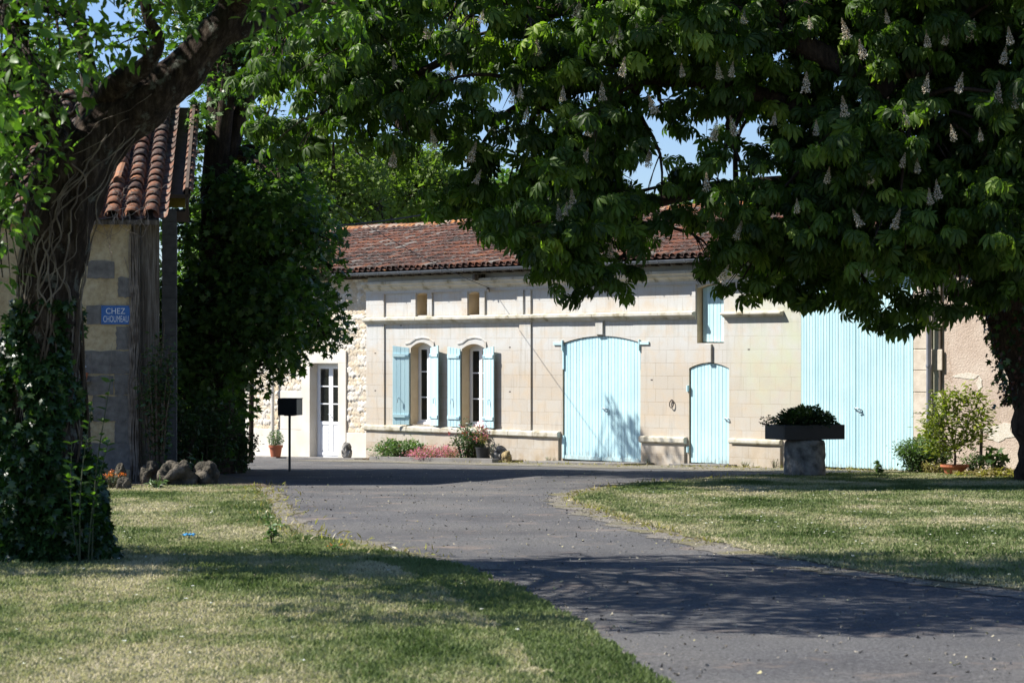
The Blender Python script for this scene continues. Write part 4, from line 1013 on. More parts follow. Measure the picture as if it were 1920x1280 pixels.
Dh = np.stack([np.cos(ang), np.sin(ang), rng.uniform(-.75, .15, (nt_, per))], -1)
Pl = tipP[:, None, :] + Dh * rng.uniform(.06, .16, (nt_, per))[..., None]
Dl = Dh.copy(); Dl[..., 2] -= .6
sz = rng.uniform(.115, .205, (nt_, per))
lt = np.clip(rng.normal(.45, .24, (nt_, 1)) + rng.normal(0, .1, (nt_, per)), 0, 1)
leaves('crown', Pl.reshape(-1, 3), Dl.reshape(-1, 3), sz.ravel(), 'palmate', M['chestnut'], cht, tone=lt.ravel(), up_jit=.45)
# blossom panicles (upright candles)
def panicle_mesh():
    mb = MB(); mb.tube([(0, 0, 0), (0.005, 0, .14), (0, 0, .29)], [.006, .005, .003], 5, .1)
    for k in range(150):
        z = .02 + .27 * (k / 150); rr = (.062 * (1 - (k / 150) ** 1.4) + .006) * random.uniform(.55, 1.15); a = k * 2.4; c = Vector((math.cos(a) * rr, math.sin(a) * rr, z + random.uniform(-.01, .01)))
        s_ = .0125 * (1.15 - .6 * k / 150); t = random.uniform(.25, 1) if k < 105 else random.uniform(.05, .4)
        vs = [c + Vector((random.gauss(0, 1), random.gauss(0, 1), random.gauss(0, 1))).normalized() * s_ for _ in range(6)]
        mb.add(vs, [(0, 1, 2), (0, 3, 4), (1, 4, 5), (2, 5, 3), (0, 2, 5), (1, 3, 5)], t)
    return rawmesh('flower_panicle', mb.v, mb.f, mb.t)
pm = [panicle_mesh() for _ in range(3)]
for m_ in pm: m_.materials.append(M['blossom'])
pan_px = [(1165, 60, 34.6), (1148, 70, 34.8), (1190, 62, 34.5), (1230, 40, 35), (1370, 130, 34.6), (1350, 135, 34.8), (1585, 205, 34.5), (1795, 160, 34.5), (1895, 70, 34.5), (1880, 105, 34.6), (1840, 250, 34.5), (1740, 75, 34.6), (1770, 70, 34.7), (1060, 390, 34.6), (1075, 380, 34.7), (1050, 400, 34.7), (985, 210, 34.8), (975, 170, 34.7), (960, 180, 34.9), (1055, 175, 34.8), (1165, 130, 34.6), (1130, 175, 34.8), (1495, 385, 34.6), (1745, 370, 34.5), (1760, 360, 34.6), (1615, 410, 34.6), (1675, 415, 34.5), (1690, 300, 34.6), (1720, 310, 34.8), (1060, 290, 35), (1095, 290, 35), (1320, 30, 34.8), (1395, 30, 34.8), (1590, 60, 34.8), (1620, 95, 34.7), (1665, 30, 34.8), (1735, 160, 34.6), (1820, 60, 34.6), (1905, 190, 34.5), (1870, 180, 34.5), (740, 115, 35.3), (735, 300, 35.5), (815, 265, 35.5), (1335, 250, 34.7), (1325, 345, 34.8), (1380, 240, 34.7), (1450, 220, 34.8), (1550, 330, 34.7), (1635, 330, 34.8), (1790, 250, 34.6), (1380, 435, 34.9), (1110, 500, 35.2), (1050, 480, 35.2), (1145, 470, 35.2), (1350, 515, 35), (890, 330, 35.6), (880, 290, 35.5), (1105, 240, 34.9), (1215, 300, 35), (1280, 130, 34.9), (1520, 40, 34.8), (1510, 160, 34.7), (1700, 220, 34.6), (1530, 240, 34.8), (1230, 200, 35), (850, 130, 35.2), (800, 60, 35.2), (900, 30, 35), (1010, 90, 34.9), (1080, 20, 34.8)]
for i, (px, py, Y) in enumerate(pan_px):
    o = bpy.data.objects.new('flower_panicle', pm[i % 3]); COL.objects.link(o); o.parent = cht
    o.location = Vector(at(px, py + 16, Y - .35)) - Vector(chx); o.rotation_euler = (random.uniform(-.3, .3), random.uniform(-.4, .15), random.uniform(0, 6)); s_ = random.uniform(.7, 1.15); o.scale = (s_ * .85, s_ * .85, s_)
# ivy on its trunk
def climbing(name, pts, radii, n, size, kind, mat, parent, origin, off=.04):
    P = []; D = []
    pts = [Vector(p) for p in pts]
    for _ in range(n):
        i = random.randrange(len(pts) - 1); t = random.random(); c = pts[i].lerp(pts[i + 1], t); r = radii[i] + (radii[i + 1] - radii[i]) * t
        a = random.uniform(0, 2 * math.pi); d = Vector((math.cos(a), math.sin(a), 0)); P.append(c + d * (r + random.uniform(0, off) + abs(random.gauss(0, off)))); D.append(d * .6 + Vector((random.gauss(0, .3), random.gauss(0, .3), -.9 + random.gauss(0, .4))))
    return leaves(name, np.array([tuple(p) for p in P]), np.array([tuple(d) for d in D]), rng.uniform(size * .6, size * 1.3, n), kind, mat, parent, origin)
ivr = thing('ivy', 'sparse ivy and dead stems on the trunk at the right edge', 'ivy', tuple(chx))
climbing('ivy_leaves', trunk_pts[2:7], [.49, .48, .54, .5, .42], 1500, .10, 'lobed', M['ivy'], ivr, tuple(chx), .07)
dl = climbing('dead_leaves', trunk_pts[2:6], [.50, .50, .56, .5], 1400, .07, 'card', leaf_mat('dead_ivy', [(0, (.05, .02, .012)), (1, (.13, .05, .03))], .1), ivr, tuple(chx), .05)

# ---- leaning tree in the left foreground
LT = foot(100, 20.0)
ltr = thing('leaning_tree', 'old leaning tree with rough bark and dry vines in the left foreground', 'tree', tuple(LT))
Yt = 20.0
tp = [at(95, 1075, Yt), at(98, 1030, Yt), at(95, 900, Yt), at(88, 760, Yt), at(88, 620, Yt), at(98, 500, Yt), at(118, 400, Yt), at(150, 310, Yt), at(212, 235, Yt), at(285, 180, Yt), at(350, 125, Yt), at(405, 65, Yt), at(440, 0, Yt), at(470, -120, Yt), at(500, -300, Yt + .3)]
tr_ = [.36, .30, .25, .235, .24, .255, .27, .27, .24, .20, .17, .15, .13, .10, .04]
tk = MB(); limb(tk, [rel(p, LT) for p in tp], tr_, 26, .22, 7)
sub = [[at(150, 330, Yt), at(110, 240, Yt - .2), at(60, 150, Yt - .5), at(20, 40, Yt - .8), at(-20, -120, Yt - 1)],
       [at(190, 190, Yt), at(232, 150, Yt - .25), at(275, 120, Yt - .3), at(296, 75, Yt - .3), at(275, 20, Yt - .3), at(260, -100, Yt - .4)],
       [at(390, 85, Yt), at(455, 50, Yt + .1), at(520, 30, Yt + .5), at(640, -20, Yt + 1.2)],
       [at(430, 20, Yt), at(560, -130, Yt - .8), at(760, -260, Yt - 1.8), at(1000, -360, Yt - 2.6), at(1200, -380, Yt - 3)],
       [at(140, 300, Yt), at(170, 190, Yt + .4), at(150, 40, Yt + .8), at(130, -150, Yt + 1.2)]]
srad = [[.15, .12, .09, .07, .04], [.13, .10, .075, .06, .05, .03], [.11, .09, .05, .02], [.10, .08, .065, .05, .03], [.13, .09, .06, .03]]
stp = [rel(p, LT) for p in tp[9:]]
for s_, r_ in zip(sub, srad): limb(tk, [rel(p, LT) for p in s_], r_, 10, .22, 4); stp += [rel(p, LT) for p in s_[1:]]
outL = [(-420, 200), (-300, 420), (-60, 520), (50, 330), (60, 230), (165, 110), (260, 40), (330, 0), (390, -10), (470, 40), (600, 50), (700, 20), (740, -60), (900, -120), (1200, -190), (1420, -330), (1350, -620), (800, -700), (300, -760), (-200, -650), (-450, -200)]
lobL = lobes_from(outL, [], Yt - 2.1, 2.9, 330, .22, .62, .85)
for px, py, Y, r in ((20, 330, 18.5, .3), (10, 420, 18.6, .25), (40, 370, 18.4, .2), (5, 520, 18.8, .2), (90, 290, 18.6, .2), (60, 220, 18.5, .3), (130, 170, 18.5, .22), (180, 90, 18.5, .3), (230, 80, 18.6, .25), (120, 60, 18.4, .35), (50, 100, 18.4, .35), (330, 40, 18.8, .2), (530, 30, 21, .3), (600, 40, 21, .3), (660, 15, 21, .3), (480, 70, 21, .2), (310, 130, 21, .2), (230, 190, 21.2, .15), (15, 250, 18.5, .3)):
    lobL.append((np.array(at(px, py, Y)), np.array([r, r, r * .9])))
for _ in range(64):                             # boughs added out of view on the far left to shade the lawn
    Xs = random.uniform(-3.9, -.4); h = Xs + 5.0 + random.uniform(.2, 1.4); X = Xs - h; Yl = random.uniform(18.4, 21.4 - (Xs + 3.6) * .6) + .1 * h
    lobL.append((np.array((X, Yl, gz(Yl) + h)), np.array([.42, .42, .36])))
lrel = [(c - np.array(LT), r) for c, r in lobL]
branches(tk, stp, lrel, .03, .6, 5)
obj('trunk', tk, M['bark'], ltr, smooth=True)
P, O = sample_lobes(lrel, 62, .2); print('left tree leaves', len(P))
D = O * .5 + rng.normal(0, .5, P.shape); D[:, 2] -= .25
leaves('crown', P, D, rng.uniform(.065, .14, len(P)), 'simple', M['plum'], ltr, tone=np.clip(rng.normal(.5, .25, len(P)), 0, 1), up_jit=.7)
# dry vine stems wandering over the trunk
vn = MB(); random.seed(5)
for q in range(64):
    t0 = random.uniform(.8, 4.6); a = random.uniform(0, 2 * math.pi); da = random.gauss(0, .03); pts = []; L = random.randint(20, 70); r0 = random.choice([.003, .004, .005, .008])
    for k in range(L):
        t = t0 + k * .075 + random.uniform(0, .02)
        if t >= 9.2: break
        i = int(t); f = t - i; c = tp[i].lerp(tp[i + 1], f); r = tr_[i] + (tr_[i + 1] - tr_[i]) * f
        da = da * .8 + random.gauss(0, .035); a += da; pts.append(rel(c, LT) + Vector((math.cos(a), math.sin(a), 0)) * (r * 1.06 + .008 + .02 * noise.noise(Vector((q, t * 3, 0)))))
    if len(pts) > 3: vn.tube(pts, [r0] * (len(pts) - 1) + [r0 * .4], 5)
vine = tag(link('dry_vine', rawmesh('dry_vine', [tuple(v) for v in vn.v], vn.f, vn.t, True), M['vine']), 'tangle of pale dry vine stems over the bark of the leaning foreground tree', 'vine')
vine.location = LT
# ivy skirt
ivy = thing('ivy', 'dense dark green ivy around the foot of the leaning foreground tree', 'ivy', tuple(LT))
ip = [at(92, 1050, Yt), at(88, 960, Yt), at(88, 850, Yt), at(82, 740, Yt), at(88, 640, Yt), at(96, 560, Yt)]
P = []; D = []; ipr = [.47, .46, .42, .34, .25, .22]
for _ in range(15000):
    q = random.random() ** 1.35 * 5; i = min(int(q), 4); c = ip[i].lerp(ip[i + 1], q - i); r = ipr[i] + (ipr[i + 1] - ipr[i]) * (q - i)
    a = random.uniform(0, 6.283); d = Vector((math.cos(a), math.sin(a), 0)); lump = noise.noise(Vector((math.cos(a) * 1.5, math.sin(a) * 1.5, c.z * 2.2)))
    if lump < -.18 and q > 1.5: continue
    P.append(tuple(c + d * (r * (1 + .42 * lump) + random.gauss(0, .035)))); D.append(tuple(d * .6 + Vector((random.gauss(0, .35), random.gauss(0, .35), -.8 + random.gauss(0, .45)))))
leaves('ivy_leaves', np.array(P), np.array(D), rng.uniform(.045, .095, len(P)), 'lobed', M['ivy'], ivy, tuple(LT), tone=np.clip(rng.normal(.5, .25, len(P)), 0, 1))
dk = MB()
for k in range(16):
    a = random.uniform(0, 6.28); pts = [rel(ip[0].lerp(ip[-1], j / 8), LT) + Vector((math.cos(a + j * .2), math.sin(a + j * .2), 0)) * (.4 - .02 * j) for j in range(9)]
    limb(dk, pts, [.012] * 9, 4, 0, 2)
obj('stem', dk, M['twig'], ivy)
# sucker shoots with pale leaves beside the ivy
sh = thing('sapling', 'young leafy shoots with pale green leaves right of the ivy-clad trunk', 'plant', tuple(foot(175, 19.4)))
so_ = foot(175, 19.4); st = MB(); P = []; D = []
for (bx, tx, ty) in ((150, 172, 760), (165, 203, 830), (172, 207, 715), (150, 135, 830)):
    b_ = foot(bx, 19.4 + random.uniform(-.1, .1)); t_ = at(tx, ty, 19.3); m_ = b_.lerp(t_, .5) + Vector((-.04, 0, 0)); limb(st, [rel(b_, so_), rel(m_, so_), rel(t_, so_)], [.007, .006, .003], 5, 0, 4)
    for k in range(16):
        t = min(max(.25 + .75 * k / 15 + random.uniform(-.04, .04), .1), .999); c = b_.lerp(m_, t * 2) if t < .5 else m_.lerp(t_, t * 2 - 1)
        for s_ in (-1, 1): P.append(tuple(c - so_)); a = random.uniform(0, 3.14); D.append((s_ * math.cos(a), s_ * math.sin(a), .45))
obj('stem', st, M['stem'], sh)
leaves('leaves', np.array(P), np.array(D), rng.uniform(.05, .10, len(P)), 'simple', M['plum'], sh, tone=rng.uniform(.1, .75, len(P)))

# ---- generic broad-leaved tree
def tree(name, label, base_px, Yb, outline, holes, Y0, dY, nlobes, rr, dens, size, kind, mat, trunk_r=.25, group=None, barkmat='bark_dark', shell=.45, forks=4, extra=(), cat='tree', bx=None, droop=.3):
    b_ = foot(base_px, Yb); t = thing(name, label, cat, tuple(b_), 0, group)
    lb = lobes_from(outline, holes, Y0, dY, nlobes, rr[0], rr[1]) + [(np.array(at(*e[:3])), np.array([e[3]] * 3)) for e in extra]
    lb = [(c - np.array(b_), r) for c, r in lb if c[2] - r[2] > gz(c[1]) - .1]
    cs = np.array([c for c, r in lb]); cen = cs.mean(0); topz = cs[:, 2].max()
    mb = MB(); th = max(cs[:, 2].min() * .8, topz * .25)
    spine = [Vector((0, 0, -.2)), Vector((cen[0] * .1, cen[1] * .1, th * .5)), Vector((cen[0] * .3, cen[1] * .3, th)), Vector((cen[0] * .7, cen[1] * .7, (th + topz) / 2)), Vector((cen[0], cen[1], topz * .9))]
    limb(mb, spine, [trunk_r * 1.3, trunk_r, trunk_r * .85, trunk_r * .45, trunk_r * .12], 12, .15, 5)
    sp = spine[2:]
    for k in range(forks):
        c = Vector(cs[random.randrange(len(cs))]); m_ = spine[2].lerp(c, .5) + Vector((0, 0, .2)); limb(mb, [spine[2], m_, c], [trunk_r * .55, trunk_r * .35, trunk_r * .1], 8, .1, 4); sp = sp + [m_, c]
    branches(mb, sp, lb, trunk_r * .2, .7, 5)
    obj('trunk', mb, M[barkmat], t, smooth=True)
    P, O = sample_lobes(lb, dens, shell); print(name, len(P))
    keep = P[:, 2] + b_.z > gzn(P[:, 1] + b_.y) + .02; P = P[keep]; O = O[keep]
    D = O * .8 + rng.normal(0, .5, P.shape); D[:, 2] -= droop
    leaves('crown', P, D, rng.uniform(size * .65, size * 1.3, len(P)), kind, M[mat], t, tone=np.clip(rng.normal(.5, .22, len(P)), 0, 1), up_jit=.6)
    return t
random.seed(21)
tree('maple_tree', 'dense dark green tree filling the gap between the tiled shed and the house', 430, 45,
     [(325, 240), (400, 215), (470, 235), (560, 300), (600, 370), (632, 440), (640, 560), (640, 620), (600, 668), (540, 690), (480, 730), (450, 800), (430, 880), (270, 880), (255, 600), (310, 500), (330, 400)],
     [], 43.5, 1.9, 190, (.35, .8), 48, .13, 'lobed', 'maple', .3, extra=((625, 500, 44, .3), (610, 640, 44, .3), (500, 700, 44, .3), (610, 590, 43.5, .4), (440, 760, 43, .4), (300, 650, 41.5, .7), (330, 740, 41.5, .7), (280, 560, 41, .5), (380, 800, 41.5, .5), (300, 800, 41.5, .5)))
tree('lime_tree', 'tall tree rising behind the dark tree at upper left, crown running out of the picture', 400, 42.5,
     [(345, 230), (250, 100), (200, -200), (450, -350), (650, -200), (620, 100), (560, 200), (520, 260), (430, 245)], [[(455, 190), (478, 190), (478, 215), (455, 215)]], 42.5, 2, 110, (.35, .9), 30, .13, 'lobed', 'maple', .32)
def upsun(px, py, sdist):
    p = wall_to_world(U(px), 0, Zf(px, py)); return p + sun_dir * sdist
sl_ex = []
for px, py, sd, r in ((1180, 822, 10.5, .22), (1178, 850, 10.8, .26), (1192, 800, 10.3, .16), (1208, 845, 10.8, .2), (1122, 856, 11, .12), (1232, 862, 11.2, .2), (1268, 858, 11, .16), (1182, 785, 10.2, .09)):  # added crown clumps, placed up-sun so they shade the double door's foot
    q = upsun(px, py, sd); sl_ex.append((CX + q.x / q.y * F, HY - q.z / q.y * F, q.y, r))
tree('shadow_tree', 'slender tree added behind the dense dark tree to shade the foot of the double doors', 470, 51.5,
     [(500, 150), (500, 118), (535, 118), (535, 150)], [], 50.6, .2, 3, (.15, .3), 60, .11, 'lobed', 'maple', .045, extra=tuple(sl_ex))
tree('oak_tree', 'light green tree behind the left end of the tiled roof', 620, 76,
     [(540, 440), (535, 330), (560, 285), (610, 262), (680, 268), (730, 300), (745, 440)], [], 76, 3, 120, (.5, 1.3), 26, .17, 'card', 'oak', .3, 'trees behind the house', 'bark')
tree('oak_tree', 'second light green tree behind the roof, partly hidden by chestnut boughs', 800, 82,
     [(700, 450), (700, 300), (760, 268), (830, 285), (900, 320), (920, 450)], [], 82, 3, 110, (.5, 1.3), 22, .18, 'card', 'oak', .3, 'trees behind the house', 'bark')
tree('dark_tree', 'darker tree behind the roof ridge seen through the chestnut leaves', 1020, 88,
     [(880, 460), (890, 350), (980, 300), (1100, 330), (1180, 360), (1190, 460)], [], 88, 3, 90, (.6, 1.4), 16, .22, 'card', 'maple', .35, 'trees behind the house')
tree('ash_tree', 'sparse tree behind the roof below the gap of blue sky in the chestnut', 1290, 72,
     [(1180, 470), (1190, 370), (1250, 340), (1330, 330), (1420, 360), (1440, 480)], [], 72, 2.5, 60, (.5, 1.0), 14, .17, 'card', 'oak', .25, 'trees behind the house', 'bark')
tree('walnut_tree', 'dark tree behind the tiled shed at the left edge', 60, 70,
     [(-250, 640), (-260, 200), (-100, 40), (120, 60), (300, 180), (330, 420), (300, 640)], [], 70, 3, 110, (.6, 1.4), 20, .19, 'lobed', 'maple', .3)

# shaded undergrowth between shed and road
def shrub(name, label, px, Y, hw, h, n, size, kind, mat, flowers=None, group=None, cat='shrub', nst=14, base=None, droop=.1, top=1.0, spread=.85, base_r=.25, origin=None, tone=(.5, .22)):
    b_ = Vector(origin) if origin is not None else foot(px, Y); t = thing(name, label, cat, tuple(b_), 0, group)
    mb = MB(); P = []; D = []; tips = []
    for k in range(nst):
        a = random.uniform(0, 6.283); rr = hw * spread * math.sqrt(random.random()); hh = h * (1 - .45 * (rr / hw) ** 2) * random.uniform(.75, 1)
        s = Vector((math.cos(a) * rr * base_r, math.sin(a) * rr * base_r, -.02)); e = Vector((math.cos(a) * rr, math.sin(a) * rr, hh)); m_ = s.lerp(e, .5) + Vector((0, 0, .12 * h))
        mb.tube([s, m_, e], [.006 + h * .006, .004 + h * .004, .003], 4); tips.append(e)
        for j in range(n // nst):
            t_ = random.uniform(.12, 1); c = (s.lerp(m_, t_ * 2) if t_ < .5 else m_.lerp(e, t_ * 2 - 1)) + Vector((random.gauss(0, hw * .13), random.gauss(0, hw * .13), random.gauss(0, h * .06)))
            c.z = max(c.z, .02); P.append(tuple(c)); D.append((random.gauss(0, 1) + c.x * .8, random.gauss(0, 1) + c.y * .8, random.gauss(.25 - droop, .5)))
    obj('stem', mb, M['twig'], t)
    leaves('leaves', np.array(P), np.array(D), rng.uniform(size * .6, size * 1.3, len(P)), kind, M[mat], t, tone=np.clip(rng.normal(tone[0], tone[1], len(P)), 0, 1))
    if flowers:
        fm, fn, fs, z_lo = flowers; FP = []; FD = []
        for k in range(fn):
            e = random.choice(tips) + Vector((random.gauss(0, hw * .16), random.gauss(0, hw * .16), random.uniform(0, h * .08)))
            if z_lo < 1: e.z *= random.uniform(z_lo, 1.05)
            for j in range(5): FP.append(tuple(e + Vector((random.gauss(0, fs * .4), random.gauss(0, fs * .4), random.gauss(0, fs * .4))))); FD.append((random.gauss(0, 1), random.gauss(0, 1), random.gauss(.3, .6)))
        leaves('flowers', np.array(FP), np.array(FD), rng.uniform(fs * .5, fs * 1.1, len(FP)), 'card', M[fm], t)
    return t
random.seed(31)
def wallp(px, out):
    q = px
    for _ in range(8):
        p = wall_to_world(U(q), -out); q += px - (CX + p.x / p.y * F)
    p = wall_to_world(U(q), -out); p.z = gz(p.y); return p
shrub('laurel_bush', 'shaded bush under the dark tree left of the black letterbox', 445, 42.5, .5, .85, 900, .08, 'simple', 'darkshrub')
shrub('laurel_bush', 'taller shaded bush against the concrete block pillar', 330, 39.5, .6, 1.5, 1800, .09, 'simple', 'darkshrub', nst=24)
shrub('elder_bush', 'dark thicket growing between the timber post and the dark tree', 296, 36.7, .36, 2.5, 1700, .08, 'simple', 'darkshrub', nst=26)
shrub('laurel_bush', 'dark leafy bush behind the big boulder', 385, 41.0, .8, 1.5, 2200, .09, 'simple', 'darkshrub', nst=26)
shrub('valerian_bush', 'leafy grey green bush at the foot of the house wall left of the pink flowers', 747, 0, .60, .56, 2600, .075, 'simple', 'valerian', ('red', 7, .03, 1), nst=40, origin=wallp(748, .55), spread=.95, base_r=.6)
shrub('campion_cushion', 'low cushion of pink flowers by the kerb below the shuttered windows', 826, 0, .62, .36, 1500, .035, 'card', 'valerian', ('pink', 950, .030, .35), nst=60, origin=wallp(824, .55), spread=1, base_r=.7, cat='flowers')
shrub('valerian_bush', 'tall bush with crimson flower heads below the right-hand window', 880, 0, .42, .95, 1500, .07, 'simple', 'darkshrub', ('red', 16, .045, 1), nst=26, origin=wallp(880, .35), spread=.95, base_r=.4)
shrub('wall_weed', 'small dry weed at the house corner left of the leafy bush', 700, 0, .16, .22, 80, .04, 'simple', 'darkshrub', nst=8, origin=wallp(702, .2), cat='weed')
shrub('dry_stalks', 'dark dry flower stalks between the black pot and the wood stump', 930, 0, .16, .5, 110, .05, 'slim', 'darkshrub', nst=10, origin=wallp(930, .3), cat='plant')
for i, (px, h_, lab) in enumerate(((1030, .16, 'weed tuft left of the blue double doors'), (1214, .14, 'weed tuft right of the blue double doors'), (1397, .13, 'weed tuft under the broken sill right of the narrow door'), (1452, .2, 'weed tuft left of the round stone plinth'))):
    shrub('wall_weed', lab + ' by the wall', px, 0, .16, h_, 70, .04, 'slim', 'valerian', nst=9, origin=wallp(px, .15), cat='weed', group='weeds along the foot of the wall')
shrub('euphorbia_bush', 'rounded green bush left of the potted citrus tree', 1730, 0, .55, .72, 5200, .06, 'simple', 'valerian', nst=60, origin=foot(1732, 42.5), spread=.95, base_r=.5, tone=(.35, .2))
shrub('straw_plant', 'yellowing dry plant in front of the terracotta bowl', 1745, 0, .3, .22, 420, .07, 'slim', 'drygrass', nst=18, origin=foot(1748, 41.9), cat='plant')
shrub('fig_sapling', 'broad-leaved dark plant between citrus pot and chestnut trunk', 1865, 0, .3, .5, 70, .16, 'lobed', 'darkshrub', nst=8, origin=foot(1862, 40.6), cat='plant')
shrub('nettle_clump', 'pale green leafy clump right of the terracotta bowl', 1832, 0, .32, .4, 600, .06, 'simple', 'valerian', nst=18, origin=foot(1825, 41.6), cat='plant', tone=(.4, .2))
shrub('dry_heap', 'heap of fallen leaves and straw below the chestnut trunk', 1865, 0, .9, .14, 900, .08, 'card', 'drygrass', nst=30, origin=foot(1880, 40.2), cat='leaf heap', tone=(.25, .2), base_r=.9)
shrub('thistle', 'single thistle in front of the tall blue door', 1650, 0, .09, .30, 40, .08, 'lobed', 'darkshrub', nst=3, origin=foot(1650, 41.5), cat='weed')
shrub('marigold_clump', 'small clump of orange flowers beside the ivy-clad trunk', 210, 0, .28, .26, 500, .04, 'slim', 'darkshrub', ('orange', 46, .022, 1), nst=26, origin=foot(207, 34.6), cat='flowers')
shrub('iris_clump', 'upright blade-leaved plant behind the boulders', 380, 0, .2, .45, 60, .22, 'slim', 'valerian', nst=10, origin=foot(372, 37.2), cat='plant')
shrub('grass_tuft', 'grass tuft in front of the boulders', 290, 0, .16, .16, 120, .10, 'slim', 'valerian', nst=14, origin=foot(295, 34.6), cat='weed')
shrub('dandelion', 'yellow flowered weed at the lawn edge near the road', 630, 0, .10, .07, 60, .06, 'slim', 'valerian', ('orange', 2, .02, 1), nst=6, origin=ground_at(632, 1035), cat='weed')
shrub('dock_weed', 'tall weed standing on the left lawn by the gravel edge', 512, 0, .05, .26, 40, .07, 'simple', 'valerian', nst=3, origin=ground_at(512, 1022), cat='weed')
shrub('grass_tuft', 'green tuft on the verge where lawn meets asphalt', 500, 0, .12, .07, 80, .07, 'slim', 'valerian', nst=8, origin=ground_at(502, 976), cat='weed')
# bare grey stems in front of the thicket
bs = MB(); b0 = foot(288, 38.2)
for pts, rr in (([(290, 860), (296, 760), (300, 690), (292, 640)], .03), ([(300, 700), (306, 640), (308, 600)], .018), ([(292, 860), (280, 790), (276, 720), (268, 640), (262, 560)], .022), ([(298, 740), (290, 690), (284, 650)], .015), ([(305, 850), (303, 760), (300, 700)], .016)):
    limb(bs, [rel(at(x, y, 38.2), b0) for x, y in pts], list(np.linspace(rr, rr * .5, len(pts))), 6, .1, 4)
limb(bs, [Vector((0, 0, -.05)), rel(at(291, 860, 38.2), b0)], [.05, .03], 6, 0, 3)
bo = obj('bare_sapling', bs, M['vine'], None, smooth=True); bo.location = b0; tag(bo, 'bare pale grey forked stems in front of the dark thicket', 'sapling')

# ================================================================== TILED SHED ON THE LEFT
SC = foot(246, 37.0); sang = R(6)
shed = thing('tiled_shed', 'old shed with orange canal tiles and grey patched wall at the left', 'shed', tuple(SC), sang)
def zs(py, Y=37.0): return (HY - py) / F * Y - SC.z
eave_z = zs(408); 
sw = MB(); sw.box((-9, 0, -.4), (0, .45, eave_z - .06)); 
for xx in (-.002, -8.6):
    a_, b_ = xx - .42, xx; zt = lambda y: eave_z - .14 + (y + .22) * .40
    sw.add([(a_, .451, -.4), (b_, .451, -.4), (b_, 6, -.4), (a_, 6, -.4), (a_, .451, zt(.451)), (b_, .451, zt(.451)), (b_, 6, zt(6)), (a_, 6, zt(6))], [(0, 3, 2, 1), (4, 5, 6, 7), (0, 1, 5, 4), (1, 2, 6, 5), (2, 3, 7, 6), (3, 0, 4, 7)])
sw.box((-8.9, 5.7, -.4), (-.43, 6, eave_z + 2.0)); obj('wall', sw, M['barn'], shed)
qs = MB(); random.seed(3)
for (x0, x1, y0, y1) in ((165, 215, 490, 522), (222, 246, 520, 558), (163, 246, 573, 608), (218, 246, 612, 655), (160, 246, 658, 700), (215, 246, 702, 740), (175, 246, 742, 790), (216, 246, 790, 830), (140, 246, 830, 880), (150, 213, 704, 740)):
    a, b = (x0 - 246) * 37 / F, (x1 - 246) * 37 / F; z0, z1 = zs(y1), zs(y0); n = 6; poly = []
    for (p, q) in (((a, z0), (b, z0)), ((b, z0), (b, z1)), ((b, z1), (a, z1)), ((a, z1), (a, z0))):
        for k in range(n):
            t = k / n; j = .012 if p[0] != b or q[0] != b else 0
            poly.append((p[0] + (q[0] - p[0]) * t + random.uniform(-j, j), p[1] + (q[1] - p[1]) * t + random.uniform(-j, j)))
    qs.extrude(poly, -.012, .01)
each('quoin', qs, M['greystone'], shed)
tb = MB(); tb.box((.003, .06, -.3), (.13, .35, eave_z - .1)); obj('corner_board', tb, M['oldwood'], shed, bevel=.01)
tb = MB(); tb.box((.14, .14, .0), (.42, .20, eave_z - .02)); obj('timber_post', tb, M['oldwood'], shed, bevel=.01)
SA = math.atan(.40); cs_, ss_ = math.cos(SA), math.sin(SA)
LS = 6.6
sr_ = MB(); e0 = -.22
sr_.add([(-9.2, e0, eave_z - .05), (.42, e0, eave_z - .05), (.42, e0 + LS * cs_, eave_z - .05 + LS * ss_), (-9.2, e0 + LS * cs_, eave_z - .05 + LS * ss_),
         (-9.2, e0, eave_z - .12), (.42, e0, eave_z - .12), (.42, e0 + LS * cs_, eave_z - .12 + LS * ss_), (-9.2, e0 + LS * cs_, eave_z - .12 + LS * ss_)],
        [(0, 1, 2, 3), (4, 7, 6, 5), (0, 4, 5, 1), (1, 5, 6, 2), (2, 6, 7, 3), (3, 7, 4, 0)])
sroof = obj('roof', sr_, M['oldwood'], shed)
link('tile_covering', tiles(-9.1, .42, e0 - .03, eave_z - .02, LS, .285, .36, .128, SA, .06, lambda u, v: .66 - .09 * v), M['tile2'], sroof)  # tone drops up the slope, painting the lower courses as sunlit
# loose tiles lying on the slope
lt_ = MB()
def SP(u, v, h): return Vector((u, e0 + v * cs_ - h * ss_, eave_z - .02 + v * ss_ + h * cs_))
def half_tile(mb, a, b, up, r, tone):
    a, b, up = Vector(a), Vector(b), Vector(up); d = (b - a).normalized(); s_ = d.cross(up).normalized(); up = s_.cross(d); vs = []
    for rr in (r, r - .015):
        for p in (a, b):
            for k in range(7): t = math.pi * k / 6; vs.append(p + s_ * math.cos(t) * rr + up * math.sin(t) * rr * .85)
    mb.add(vs, [(k, k + 1, k + 8, k + 7) for k in range(6)] + [(k + 14, k + 21, k + 22, k + 15) for k in range(6)] + [(k, k + 14, k + 15, k + 1) for k in range(6)] + [(k + 7, k + 8, k + 22, k + 21) for k in range(6)], tone)
half_tile(lt_, SP(-.75, 1.75, .15), SP(-.28, 1.95, .16), (0, -ss_, cs_), .07, .7); half_tile(lt_, SP(-.25, 1.35, .16), SP(-.2, 1.75, .26), (-.8, 0, .5), .1, .9)
tag(obj('loose_tile', lt_, M['tile2'], sroof), 'loose tiles lying askew on the slope')
